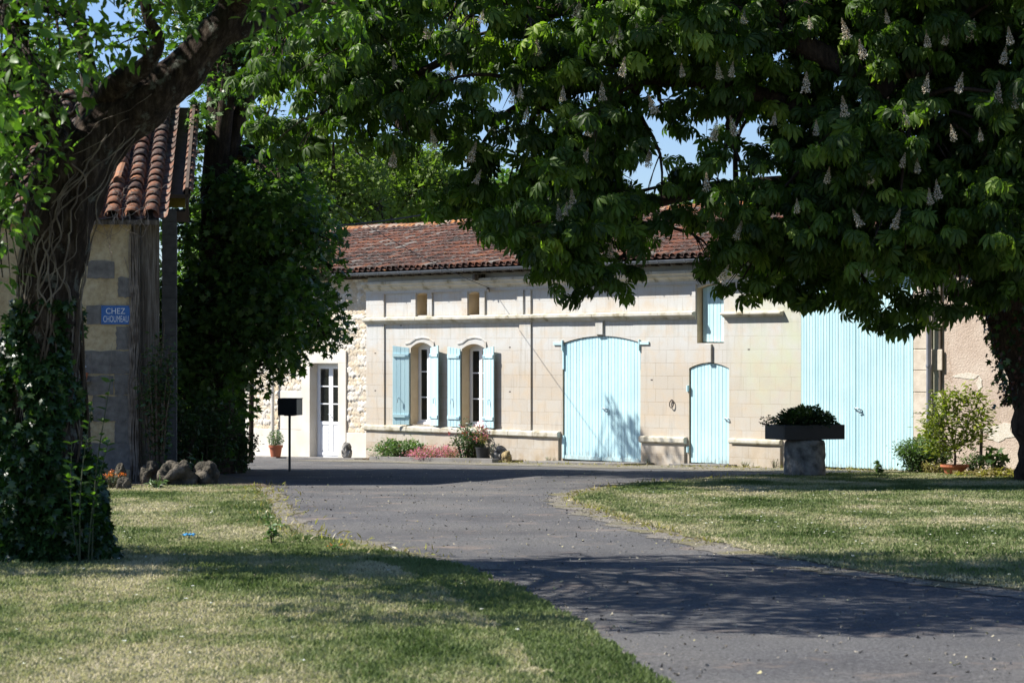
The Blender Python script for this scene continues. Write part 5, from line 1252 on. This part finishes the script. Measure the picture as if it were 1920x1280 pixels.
# higher lean-to roof edge beyond the verge
vg = MB(); v0 = 1.6
for (ua, ub, h0, h1) in ((.46, .50, -.55, -.15), (.78, .83, -.42, -.02)):
    a_, b_ = SP(ua, v0, h0), SP(ua, LS, h0)
    vg.add([SP(ua, v0, h0), SP(ub, v0, h0), SP(ub, LS, h0), SP(ua, LS, h0), SP(ua, v0, h1), SP(ub, v0, h1), SP(ub, LS, h1), SP(ua, LS, h1)], [(0, 1, 2, 3), (4, 5, 6, 7), (0, 1, 5, 4), (1, 2, 6, 5), (2, 3, 7, 6), (3, 0, 4, 7)])
vg.add([SP(.42, v0, -.20), SP(.86, v0, -.20), SP(.86, LS, -.20), SP(.42, LS, -.20), SP(.42, v0, -.14), SP(.86, v0, -.14), SP(.86, LS, -.14), SP(.42, LS, -.14)], [(0, 1, 2, 3), (4, 5, 6, 7), (0, 1, 5, 4), (1, 2, 6, 5), (2, 3, 7, 6), (3, 0, 4, 7)])
vg.add([SP(.44, v0, -.6), SP(.84, v0, -.6), SP(.84, v0 + .1, -.6), SP(.44, v0 + .1, -.6), SP(.44, v0, -.42), SP(.84, v0, -.42), SP(.84, v0 + .1, -.42), SP(.44, v0 + .1, -.42)], [(0, 1, 2, 3), (4, 5, 6, 7), (0, 1, 5, 4), (1, 2, 6, 5), (2, 3, 7, 6), (3, 0, 4, 7)])
obj('eave_beam', vg, M['roofunder'], shed)
vt = MB()
for k in range(15): v = v0 + k * .34; half_tile(vt, SP(.82, v, -.10 + .01 * (k % 2)), SP(.82, v + .40, -.13), (0, -ss_, cs_), .085, random.uniform(.2, .6))
obj('verge_tiles', vt, M['tile2'], shed)
yf = MB(); yf.box((.5, 1.95, eave_z + .28), (.76, 2.0, eave_z + .44)); obj('insulation_board', yf, M['yellowfoam'], shed)
br_ = MB(); p1 = at(342, 217, 43); p2 = at(402, 221, 43); 
br_.tube([p1 - p1, p2 - p1], .04, 6); bo = obj('roof_pole', br_, M['zinc'], None); bo.location = p1; tag(bo, 'thin grey metal bar jutting from the shed roof towards the dark tree', 'metal bar')
# concrete block pillar
bp = MB(); b0 = foot(318, 38.6); hpil = (HY - 392) / F * 38.6 - b0.z
z = -.3; i = 0
while z < hpil:
    h = min(.2, hpil - z); bp.box((-.115 + random.uniform(-.004, .004), -.2, z + .004), (.115, .2, z + h - .004)); z += .2; i += 1
bp.box((-.105, -.19, -.3), (.105, .19, hpil - .01)); pil_ = obj('block_pillar', bp, M['block'], None, bevel=.006); pil_.location = b0; pil_.rotation_euler = (0, 0, sang); tag(pil_, 'grey concrete block pillar beside the weathered shed post', 'pillar')
# dead climber on the shed corner and eave
dc = MB(); random.seed(77)
def wander(mb, p, d, L, r, jit, step=.06):
    pts = [Vector(p)]; d = Vector(d).normalized()
    for k in range(int(L / step)):
        d = (d + Vector((random.gauss(0, jit), random.gauss(0, jit * .4), random.gauss(0, jit)))).normalized(); q = pts[-1] + d * step; q.y = min(q.y, -.03) if q.x < .05 else q.y; pts.append(q)
    mb.tube(pts, list(np.linspace(r, r * .4, len(pts))), 4)
for k in range(16):
    x = .03 + random.uniform(-.05, .08); pts = []; z = random.uniform(0, .4); ph = random.uniform(0, 6)
    while z < eave_z - .15: pts.append(Vector((x + .05 * noise.noise(Vector((z * 2, ph, 0))), -.035 - random.uniform(0, .02), z))); z += .09
    dc.tube(pts, list(np.linspace(random.uniform(.006, .014), .004, len(pts))), 4)
for k in range(46): wander(dc, (random.uniform(-1.0, .3), -.28, eave_z + random.uniform(-.05, .15)), (random.uniform(-.6, .6), -.1, -1), random.uniform(.2, .9), .005, .35, .04)
for k in range(12): wander(dc, (random.uniform(-.9, 0), -.03, random.uniform(.8, eave_z - .4)), (random.uniform(-1, 1), 0, random.uniform(-.5, .5)), random.uniform(.3, .8), .005, .2)
for k in range(40):
    pp = SP(random.uniform(-1.1, .35), random.uniform(0, .8), .16); wander(dc, pp, (random.uniform(-1, 1), .5, .1), .35, .004, .5, .04)
dco = obj('dead_climber', dc, M['vine'], None); dco.location = SC; dco.rotation_euler = (0, 0, sang); tag(dco, 'tangle of dead climber stems hanging from the shed eave and corner', 'climber')
# place-name sign
sg = thing('name_sign', 'small blue enamel sign lettered CHEZ CHOUMEAU on the shed wall', 'sign', tuple(at(190, 608, 36.93)), sang)
sW, sH = 54 * 37 / F, 35 * 37 / F
sb_ = MB(); sb_.box((0, -.012, 0), (sW, 0.0, sH)); obj('panel', sb_, M['signblue'], sg, bevel=.002)
def text_mesh(body, width, height, x, z, parent, name='lettering'):
    cu = bpy.data.curves.new(name, 'FONT'); cu.body = body; cu.extrude = .0015; cu.size = 1; tmp = bpy.data.objects.new('tmp', cu); COL.objects.link(tmp)
    bpy.context.view_layer.update(); me = bpy.data.meshes.new_from_object(tmp.evaluated_get(bpy.context.evaluated_depsgraph_get())); bpy.data.objects.remove(tmp)
    n = len(me.vertices); co = np.zeros(n * 3, np.float32); me.vertices.foreach_get('co', co); co = co.reshape(-1, 3)
    lo, hi = co.min(0), co.max(0); X = (co[:, 0] - lo[0]) / (hi[0] - lo[0]) * width + x; Z = (co[:, 1] - lo[1]) / (hi[1] - lo[1]) * height + z; Y = -.0125 - (co[:, 2] - lo[2])
    me.vertices.foreach_set('co', np.stack([X, Y, Z], 1).astype(np.float32).ravel()); me.update(); return link(name, me, M['signwhite'], parent)
text_mesh('CHEZ', sW * .66, sH * .31, sW * .16, sH * .56, sg); text_mesh('CHOUMEAU', sW * .86, sH * .34, sW * .07, sH * .12, sg)
bs2 = MB(); 
for xx, zz in ((.02, .02), (sW - .02, .02), (.02, sH - .02), (sW - .02, sH - .02)): bs2.tube([(xx, -.012, zz), (xx, -.016, zz)], .008, 6)
each('screw', bs2, M['iron'], sg)
# shelf with terracotta pot and tube half hidden behind the trunk
hp = thing('wall_pot', 'small terracotta pot on a ledge against the shed wall behind the trunk', 'flower pot', tuple(at(158, 712, 36.9)), sang)
mb = MB(); mb.lathe([(.045, 0), (.06, .09), (.066, .092), (.066, .11), (.055, .11)], 14, (0, -.08, 0)); obj('pot', mb, M['terracotta'], hp)
mb = MB(); mb.box((-.35, -.16, -.03), (.10, 0.04, -.001)); obj('ledge', mb, M['greystone'], hp)
mb = MB(); p0 = at(137, 693, 36.75); mb.tube([(0, 0, 0), (.2, 0, .05)], .012, 8); o = obj('metal_tube', mb, M['steel'], None); o.location = p0; tag(o, 'short pale metal tube sticking out beside the trunk above the wall pot', 'tube')

# ================================================================== SMALLER THINGS
def rock(name, label, p, r, mat, seed, sq=(1, 1, 1), group=None, sharp=.55, cat='rock'):
    bm = bmesh.new(); bmesh.ops.create_icosphere(bm, subdivisions=4, radius=1)
    for v in bm.verts:
        c = v.co.copy(); d = 1 + sharp * noise.fractal(c * 1.3 + Vector((seed, 0, 0)), 1, 2, 5) - .25 * max(0, noise.noise(c * 2.2 + Vector((0, seed, 0)))); d = min(d, 1.08)
        v.co = Vector((c.x * sq[0], c.y * sq[1], c.z * sq[2])) * d * r
    me = bpy.data.meshes.new(name); bm.to_mesh(me); bm.free(); me.polygons.foreach_set('use_smooth', np.ones(len(me.polygons), bool))
    o = link(name, me, mat); o.location = p; o.rotation_euler = (0, 0, seed * 1.7); tag(o, label, cat, group); return o
def gp(px, Y, dz): p = foot(px, Y); p.z += dz; return p
gB = 'boulders edging the shed bed'
rock('boulder', 'rounded mossy boulder at the left of the row, below the bare stems', gp(283, 36, .14), .21, M['rock'], 1, (.8, .8, 1.05), gB)
rock('boulder', 'big pale lichened boulder in the middle of the row', gp(333, 35.7, .16), .27, M['rock'], 2, (1.05, .7, .9), gB, .55)
rock('boulder', 'dark brown boulder at the right of the row, in shade', gp(386, 36, .15), .24, M['rock'], 3, (1, .8, .9), gB)
rock('field_stone', 'small dark stone right of the orange flowers', gp(232, 34.4, .07), .11, M['rock'], 4, (1, .8, 1.0), gB)
rock('field_stone', 'upright small stone behind the orange flowers', gp(226, 35.6, .17), .13, M['rock'], 6, (.6, .7, 1.3), gB)
ps = wallp(650, .35); ps.z += .17; rock('holed_stone', 'upright pitted grey stone with a hollow beside the French door', ps, .19, M['greyrock'], 5, (.72, .6, 1.15), None, .6)
ps = wallp(938, .45); ps.z += .18; rock('wood_stump', 'gnarled grey stump at the end of the flower bed', ps, .17, M['greyrock'], 8, (.8, .9, 1.0), None, .8, 'stump')
ps = wallp(950, .55); ps.z += .13; rock('wood_log', 'cut log end with pale yellowish face leaning on the stump', ps, .13, simple('yellow_wood', (.4, .3, .14), (.12, .09, .05), 9, .9, .6, .01), 9, (.9, .6, 1.0), None, .3, 'log')

# letterbox on its post
lb0 = ground_at(543, 883)
lbx = thing('letterbox', 'black box-shaped letterbox on a thin black post by the road', 'letterbox', tuple(lb0), R(-12))
mp = lb0.y / F; hb_ = (883 - 778) * mp; ht = (883 - 746) * mp
mb = MB(); mb.box((-.17, -.18, hb_), (.19, .18, ht - .012)); obj('box', mb, M['black'], lbx, bevel=.006)
mb = MB(); mb.box((-.18, -.19, ht - .012), (.20, .19, ht)); obj('lid', mb, M['black'], lbx, bevel=.004)
mb = MB(); mb.box((-.16, -.186, hb_ + .02), (.18, -.1805, ht - .05)); mb.box((-.06, -.192, ht - .075), (.08, -.1865, ht - .06)); obj('door', mb, M['black'], lbx, bevel=.003)
mb = MB(); mb.tube([(0, 0, -.2), (0, 0, hb_ - .012)], .024, 8); obj('post', mb, M['black'], lbx); mb = MB(); mb.box((-.08, -.08, hb_ - .012), (.09, .08, hb_ - .001)); obj('mounting_plate', mb, M['black'], lbx)
mb = MB(); mb.tube([(.05, -.1, hb_), (.045, -.1, hb_ - .1), (.03, -.09, hb_ - .2), (.04, -.09, hb_ - .26)], .008, 5); obj('strap', mb, M['black'], lbx)
# potted shrub left of the French door
pp = wallp(517, .62); pp.z += .03
tp_ = thing('potted_shrub', 'small round shrub in an orange terracotta pot left of the French door', 'potted plant', tuple(pp))
mb = MB(); mb.lathe([(.115, 0), (.15, .22), (.17, .222), (.175, .28), (.16, .28), (.15, .25)], 24); obj('pot', mb, M['terracotta'], tp_, smooth=False)
mb = MB(); mb.lathe([(.15, .24), (.15, .262)], 20); obj('soil', mb, M['soil'], tp_)
P = rng.normal(0, 1, (900, 3)); P /= np.linalg.norm(P, axis=1, keepdims=True); P *= rng.random((900, 1)) ** .4 * np.array([[.19, .19, .20]]); D = P.copy() * 5 + rng.normal(0, .5, P.shape); P[:, 2] += .43
leaves('foliage', P, D, rng.uniform(.025, .05, 900), 'simple', M['valerian'], tp_, tone=np.clip(rng.normal(.3, .2, 900), 0, 1))
mb = MB()
for k in range(6): a = k; mb.tube([(0, 0, .25), (math.cos(a) * .1, math.sin(a) * .1, .45)], .006, 4)
obj('stem', mb, M['twig'], tp_)
# black pot with fuchsia
pp = wallp(905, .72); pp.z += .09 - .03
bf = thing('potted_fuchsia', 'black plastic pot with pink flowering plant on the kerb', 'potted plant', tuple(pp))
mb = MB(); mb.lathe([(.12, 0), (.15, .24), (.158, .242), (.158, .26), (.145, .26), (.14, .23)], 22); obj('pot', mb, M['blackplastic'], bf)
mb = MB(); mb.lathe([(.14, .22), (.14, .24)], 18); obj('soil', mb, M['soil'], bf)
mb = MB(); P = []; D = []; FP = []; FD = []
for k in range(22):
    a = random.uniform(0, 6.28); r_ = random.uniform(.03, .2); e = Vector((math.cos(a) * r_, math.sin(a) * r_, .25 + random.uniform(.2, .52))); mb.tube([(0, 0, .23), (e.x * .5, e.y * .5, .42), tuple(e)], .004, 4)
    for j in range(12): P.append(tuple(Vector((0, 0, .3)).lerp(e, random.uniform(.3, 1)) + Vector((random.gauss(0, .03), random.gauss(0, .03), 0)))); D.append((random.gauss(0, 1), random.gauss(0, 1), random.gauss(0, .5)))
    for j in range(9): FP.append(tuple(e + Vector((random.gauss(0, .04), random.gauss(0, .04), random.gauss(0, .05))))); FD.append((random.gauss(0, 1), random.gauss(0, 1), random.gauss(-.3, .5)))
obj('stem', mb, M['stem'], bf); leaves('leaves', np.array(P), np.array(D), rng.uniform(.03, .05, len(P)), 'simple', M['drygrass'], bf); leaves('flowers', np.array(FP), np.array(FD), rng.uniform(.025, .05, len(FP)), 'card', M['pink'], bf, tone=rng.uniform(0, .5, len(FP)))
# planter on round stone
Yp = 40.6; pb = foot(1509, Yp); sp_ = F / Yp
pt_ = thing('stone_plinth', 'round pitted stone cylinder on the lawn under the black trough', 'stone plinth', tuple(pb))
hst = (892 - 822) / sp_ + .0; hst = (HY - 824) / F * Yp - pb.z
mb = MB(); prof = [(.335, -.15), (.345, .02), (.35, .1)] + [(.345 + random.uniform(-.008, .008), .1 + (hst - .16) * k / 10) for k in range(1, 11)] + [(.33, hst - .02), (.30, hst)]
mb.lathe(prof, 48); me = rawmesh('column', mb.v, mb.f, mb.t, True)
for v in me.vertices: v.co += Vector((v.co.x, v.co.y, 0)) * (.025 * noise.fractal(v.co * 6, 1, 2, 4)); v.co.z += .012 * noise.noise(v.co * 5)
link('column', me, M['plinthstone'], pt_)
tr2 = thing('plant_trough', 'long black trough of dark trailing plants on the round stone plinth', 'planter', (pb.x, pb.y, pb.z + hst + .01), R(24))
mb = MB(); hT = .245; a_, b_ = .58, .33
def ring(mb, w0, d0, w1, d1, z0, z1):
    mb.add([(-w0, -d0, z0), (w0, -d0, z0), (w0, d0, z0), (-w0, d0, z0), (-w1, -d1, z1), (w1, -d1, z1), (w1, d1, z1), (-w1, d1, z1)], [(0, 1, 5, 4), (1, 2, 6, 5), (2, 3, 7, 6), (3, 0, 4, 7)])
mb.box((-a_ + .03, -b_ + .03, 0), (a_ - .03, b_ - .03, .02)); mb.box((-a_, -b_, 0), (a_, -b_ + .025, hT)); mb.box((-a_, b_ - .025, 0), (a_, b_, hT)); mb.box((-a_, -b_ + .026, 0), (-a_ + .025, b_ - .026, hT)); mb.box((a_ - .025, -b_ + .026, 0), (a_, b_ - .026, hT))
obj('trough', mb, M['blackplastic'], tr2, bevel=.006)
mb = MB(); mb.box((-a_ + .026, -b_ + .026, hT - .06), (a_ - .026, b_ - .026, hT - .03)); obj('soil', mb, M['soil'], tr2)
n = 4200; P = rng.normal(0, 1, (n, 3)); P /= np.linalg.norm(P, axis=1, keepdims=True); P[:, 2] = np.abs(P[:, 2]); P *= (rng.random((n, 1)) ** .35) * np.array([[.56, .33, .33]]); P[:, 0] += .02; P *= np.array([[1 + .28 * noise.noise(Vector((p[0] * 5, p[1] * 5, p[2] * 4)))] for p in P]); D = P * 4 + rng.normal(0, .5, P.shape); P[:, 2] += hT - .04
leaves('foliage', P, D, rng.uniform(.03, .075, n), 'card', M['darkshrub'], tr2, tone=np.clip(rng.normal(.25, .18, n), 0, 1))
sp2 = []; dd2 = []; mb = MB(); FP = []; FD = []
for k in range(9):
    e = Vector((-.62 - random.uniform(.02, .28), random.uniform(-.25, .2), hT + random.uniform(.0, .12))); s_ = Vector((-.35, e.y * .6, hT)); m_ = s_.lerp(e, .5) + Vector((0, 0, .08)); mb.tube([s_, m_, e], .005, 4)
    for j in range(16): sp2.append(tuple(m_.lerp(e, random.random()) + Vector((random.gauss(0, .02),) * 3))); dd2.append((random.gauss(-.5, 1), random.gauss(0, 1), random.gauss(0, .6)))
    for j in range(4): FP.append(tuple(e + Vector((random.gauss(0, .02), random.gauss(0, .02), random.gauss(0, .02))))); FD.append((random.gauss(0, 1), random.gauss(0, 1), .5))
obj('trailing_stem', mb, M['stem'], tr2); leaves('trailing_leaves', np.array(sp2), np.array(dd2), rng.uniform(.03, .055, len(sp2)), 'card', M['darkshrub'], tr2); leaves('flowers', np.array(FP), np.array(FD), rng.uniform(.02, .03, len(FP)), 'card', M['red'], tr2)
# citrus in terracotta bowl
cb0 = foot(1790, 41.3)
ct = thing('potted_citrus', 'small yellow-green citrus tree in a wide terracotta bowl by the roughcast wall', 'potted tree', tuple(cb0))
mb = MB(); mb.lathe([(.14, -.02), (.20, .12), (.235, .14), (.245, .145), (.245, .18), (.225, .18), (.20, .14)], 26); obj('pot', mb, M['terracotta'], ct); mb = MB(); mb.lathe([(.205, .13), (.205, .15)], 20); obj('soil', mb, M['soil'], ct)
mb = MB(); limb(mb, [(0, 0, .1), (.01, 0, .3), (-.01, 0, .5)], [.025, .02, .02], 8, .1, 3); P = []; D = []
def c_at(px, py): return rel(at(px, py, 41.3), cb0)
heads = [(1750, 780), (1770, 750), (1800, 745), (1830, 750), (1755, 820), (1780, 800), (1815, 790), (1838, 775), (1800, 830), (1765, 840), (1835, 800), (1745, 800), (1822, 820), (1785, 770)]
for hx, hy in heads:
    c = c_at(hx, hy); c.y = random.uniform(-.3, .3); limb(mb, [(-.01, 0, .45), c * .6 + Vector((0, 0, .12)), c], [.012, .008, .004], 5, 0, 3)
    for k in range(170): q = Vector((random.gauss(0, .10), random.gauss(0, .10), random.gauss(0, .10))); P.append(tuple(c + q)); D.append((q.x * 8 + random.gauss(0, .5), q.y * 8 + random.gauss(0, .5), random.gauss(.2, .5)))
obj('trunk', mb, M['twig'], ct, smooth=True); leaves('crown', np.array(P), np.array(D), rng.uniform(.06, .11, len(P)), 'simple', M['citrus'], ct, tone=np.clip(rng.normal(.5, .25, len(P)), 0, 1))
mb = MB(); s0 = foot(1838, 41.6); mb.box((-.022, -.02, -.1), (.022, .02, .78)); o = obj('wooden_stake', mb, M['oldwood'], None, bevel=.004); o.location = s0; o.rotation_euler = (0, R(2), .3); tag(o, 'upright wooden stake in front of the roughcast wall', 'stake')
# blue scrap on the lawn
bm = bmesh.new(); bmesh.ops.create_grid(bm, x_segments=10, y_segments=6, size=.5)
for v in bm.verts: v.co = Vector((v.co.x * .12, v.co.y * .12, .02 + .03 * noise.noise(v.co * 6)))
me = bpy.data.meshes.new('plastic_scrap'); bm.to_mesh(me); bm.free(); o = link('plastic_scrap', me, M['litter']); g_ = ground_at(354, 1012); o.location = (g_.x, g_.y, g_.z + .035); sm = o.modifiers.new('thick', 'SOLIDIFY'); sm.thickness = .002
tag(o, 'crumpled bright blue plastic scrap lying on the left lawn', 'litter')
# door mat
mp_ = wall_to_world((d0 + d1) / 2, -.32, -.19); mb = MB(); mb.box((-.32, -.14, .002), (.32, .14, .02)); o = obj('door_mat', mb, M['terracotta'], None, bevel=.004); o.location = mp_; o.rotation_euler = (0, 0, ANG); tag(o, 'rust-brown door mat on the step of the French door', 'door mat')
# cables
def cable(name, label, a, b, sag, r=.008):
    a, b = Vector(a), Vector(b); mb = MB(); n = 24; mb.tube([(b - a) * (k / n) - Vector((0, 0, sag * 4 * (k / n) * (1 - k / n))) for k in range(n + 1)], r, 5); o = obj(name, mb, M['black'], None); o.location = a; tag(o, label, 'cable'); return o
br_end = wall_to_world(U(925), -.16, zcor)
cable('overhead_cable', 'thin black cable crossing above the left part of the tiled roof to the eaves', at(470, 265, 47), br_end, .25, .007)
cable('overhead_cable', 'thick twisted cable in front of the light green trees behind the roof', at(400, 425, 62), at(1000, 352, 68), .4, .022)
# small stones and fallen bits on the road
st_ = []
mb = MB(); rs = np.random.default_rng(9)
for k in range(5200):
    Y = rs.uniform(12, 44); X = rs.uniform(eL(Y) if Y < LY1 else -3.5, min(eR(Y) if Y < RY1 else 8, .23 * Y)) if True else 0
    edge_bias = rs.random()
    if edge_bias < .45 and Y < RY1: X = eR(Y) - abs(rs.normal(0, .25))
    elif edge_bias < .6 and Y < LY1: X = eL(Y) + abs(rs.normal(0, .2))
    s_ = rs.uniform(.003, .009); c = np.array([X, Y, gz(Y) + s_ * .4]); q = c + rs.normal(0, 1, (6, 3)) * s_
    mb.add([tuple(v) for v in q], [(0, 1, 2), (0, 2, 3), (0, 3, 4), (0, 4, 1), (5, 2, 1), (5, 3, 2), (5, 4, 3), (5, 1, 4)], rs.random())
o = link('loose_stones', rawmesh('loose_stones', mb.v, mb.f, mb.t), leaf_mat('loose_chippings', [(0, (.05, .048, .045)), (.5, (.2, .18, .15)), (.85, (.42, .38, .3)), (1, (.5, .45, .2))], 0, .9, .1)); tag(o, 'loose chippings and fallen petals scattered on the asphalt', 'stones', kind='stuff')
# straw and weeds on the forecourt and along lawn margin
P = []; D = []
for k in range(5200):
    q = rs.random()
    if q < .6: u = rs.uniform(U(960), U(1760)); pp = wall_to_world(u, -.1 - abs(rs.normal(0, .7)))
    elif q < .8: Y = rs.uniform(22, RY1); pp = Vector((eR(Y) - abs(rs.normal(0, .1)), Y, 0))
    else: Y = rs.uniform(20, LY1 + 1); pp = Vector((eL(Y) + rs.normal(.05, .2), Y, 0))
    if q < .6 and noise.noise(Vector((pp.x * 1.2, pp.y * 1.2, 0))) < -.05: continue
    P.append((pp.x, pp.y, gz(pp.y) + .008)); D.append((rs.normal(), rs.normal(), rs.uniform(.0, 1.2)))
o = leaves('dry_weeds', np.array(P), np.array(D), rng.uniform(.04, .10, len(P)), 'slim', M['drygrass'], tone=np.clip(rng.normal(.3, .3, len(P)), 0, 1)); tag(o, 'straw and low dry weeds along the forecourt and lawn margins', 'weeds', kind='stuff')

# daisies and dandelions dotted over the lawns
P = []; D = []
for k in range(420):
    if k % 4: Y = rs.uniform(18, 34); X = rs.uniform(eR(Y) + .4, .23 * Y) if eR(Y) + .4 < .23 * Y else 5
    else: Y = rs.uniform(12, 30); X = rs.uniform(-.22 * Y, eL(Y) - .3)
    if noise.noise(Vector((X * .7, Y * .5, 2))) < -.05 or eR(Y) > X > eL(Y): continue
    for j in range(5): P.append((X, Y, gz(Y) + .045)); D.append((math.cos(j * 1.26), math.sin(j * 1.26), .15))
o = leaves('daisies', np.array(P), np.array(D), np.full(len(P), .014), 'card', leaf_mat('daisy_petals', [(0, (.7, .7, .66)), (1, (.8, .8, .78))], .1)); tag(o, 'tiny white daisies dotted over the mown lawns', 'flowers', kind='stuff')
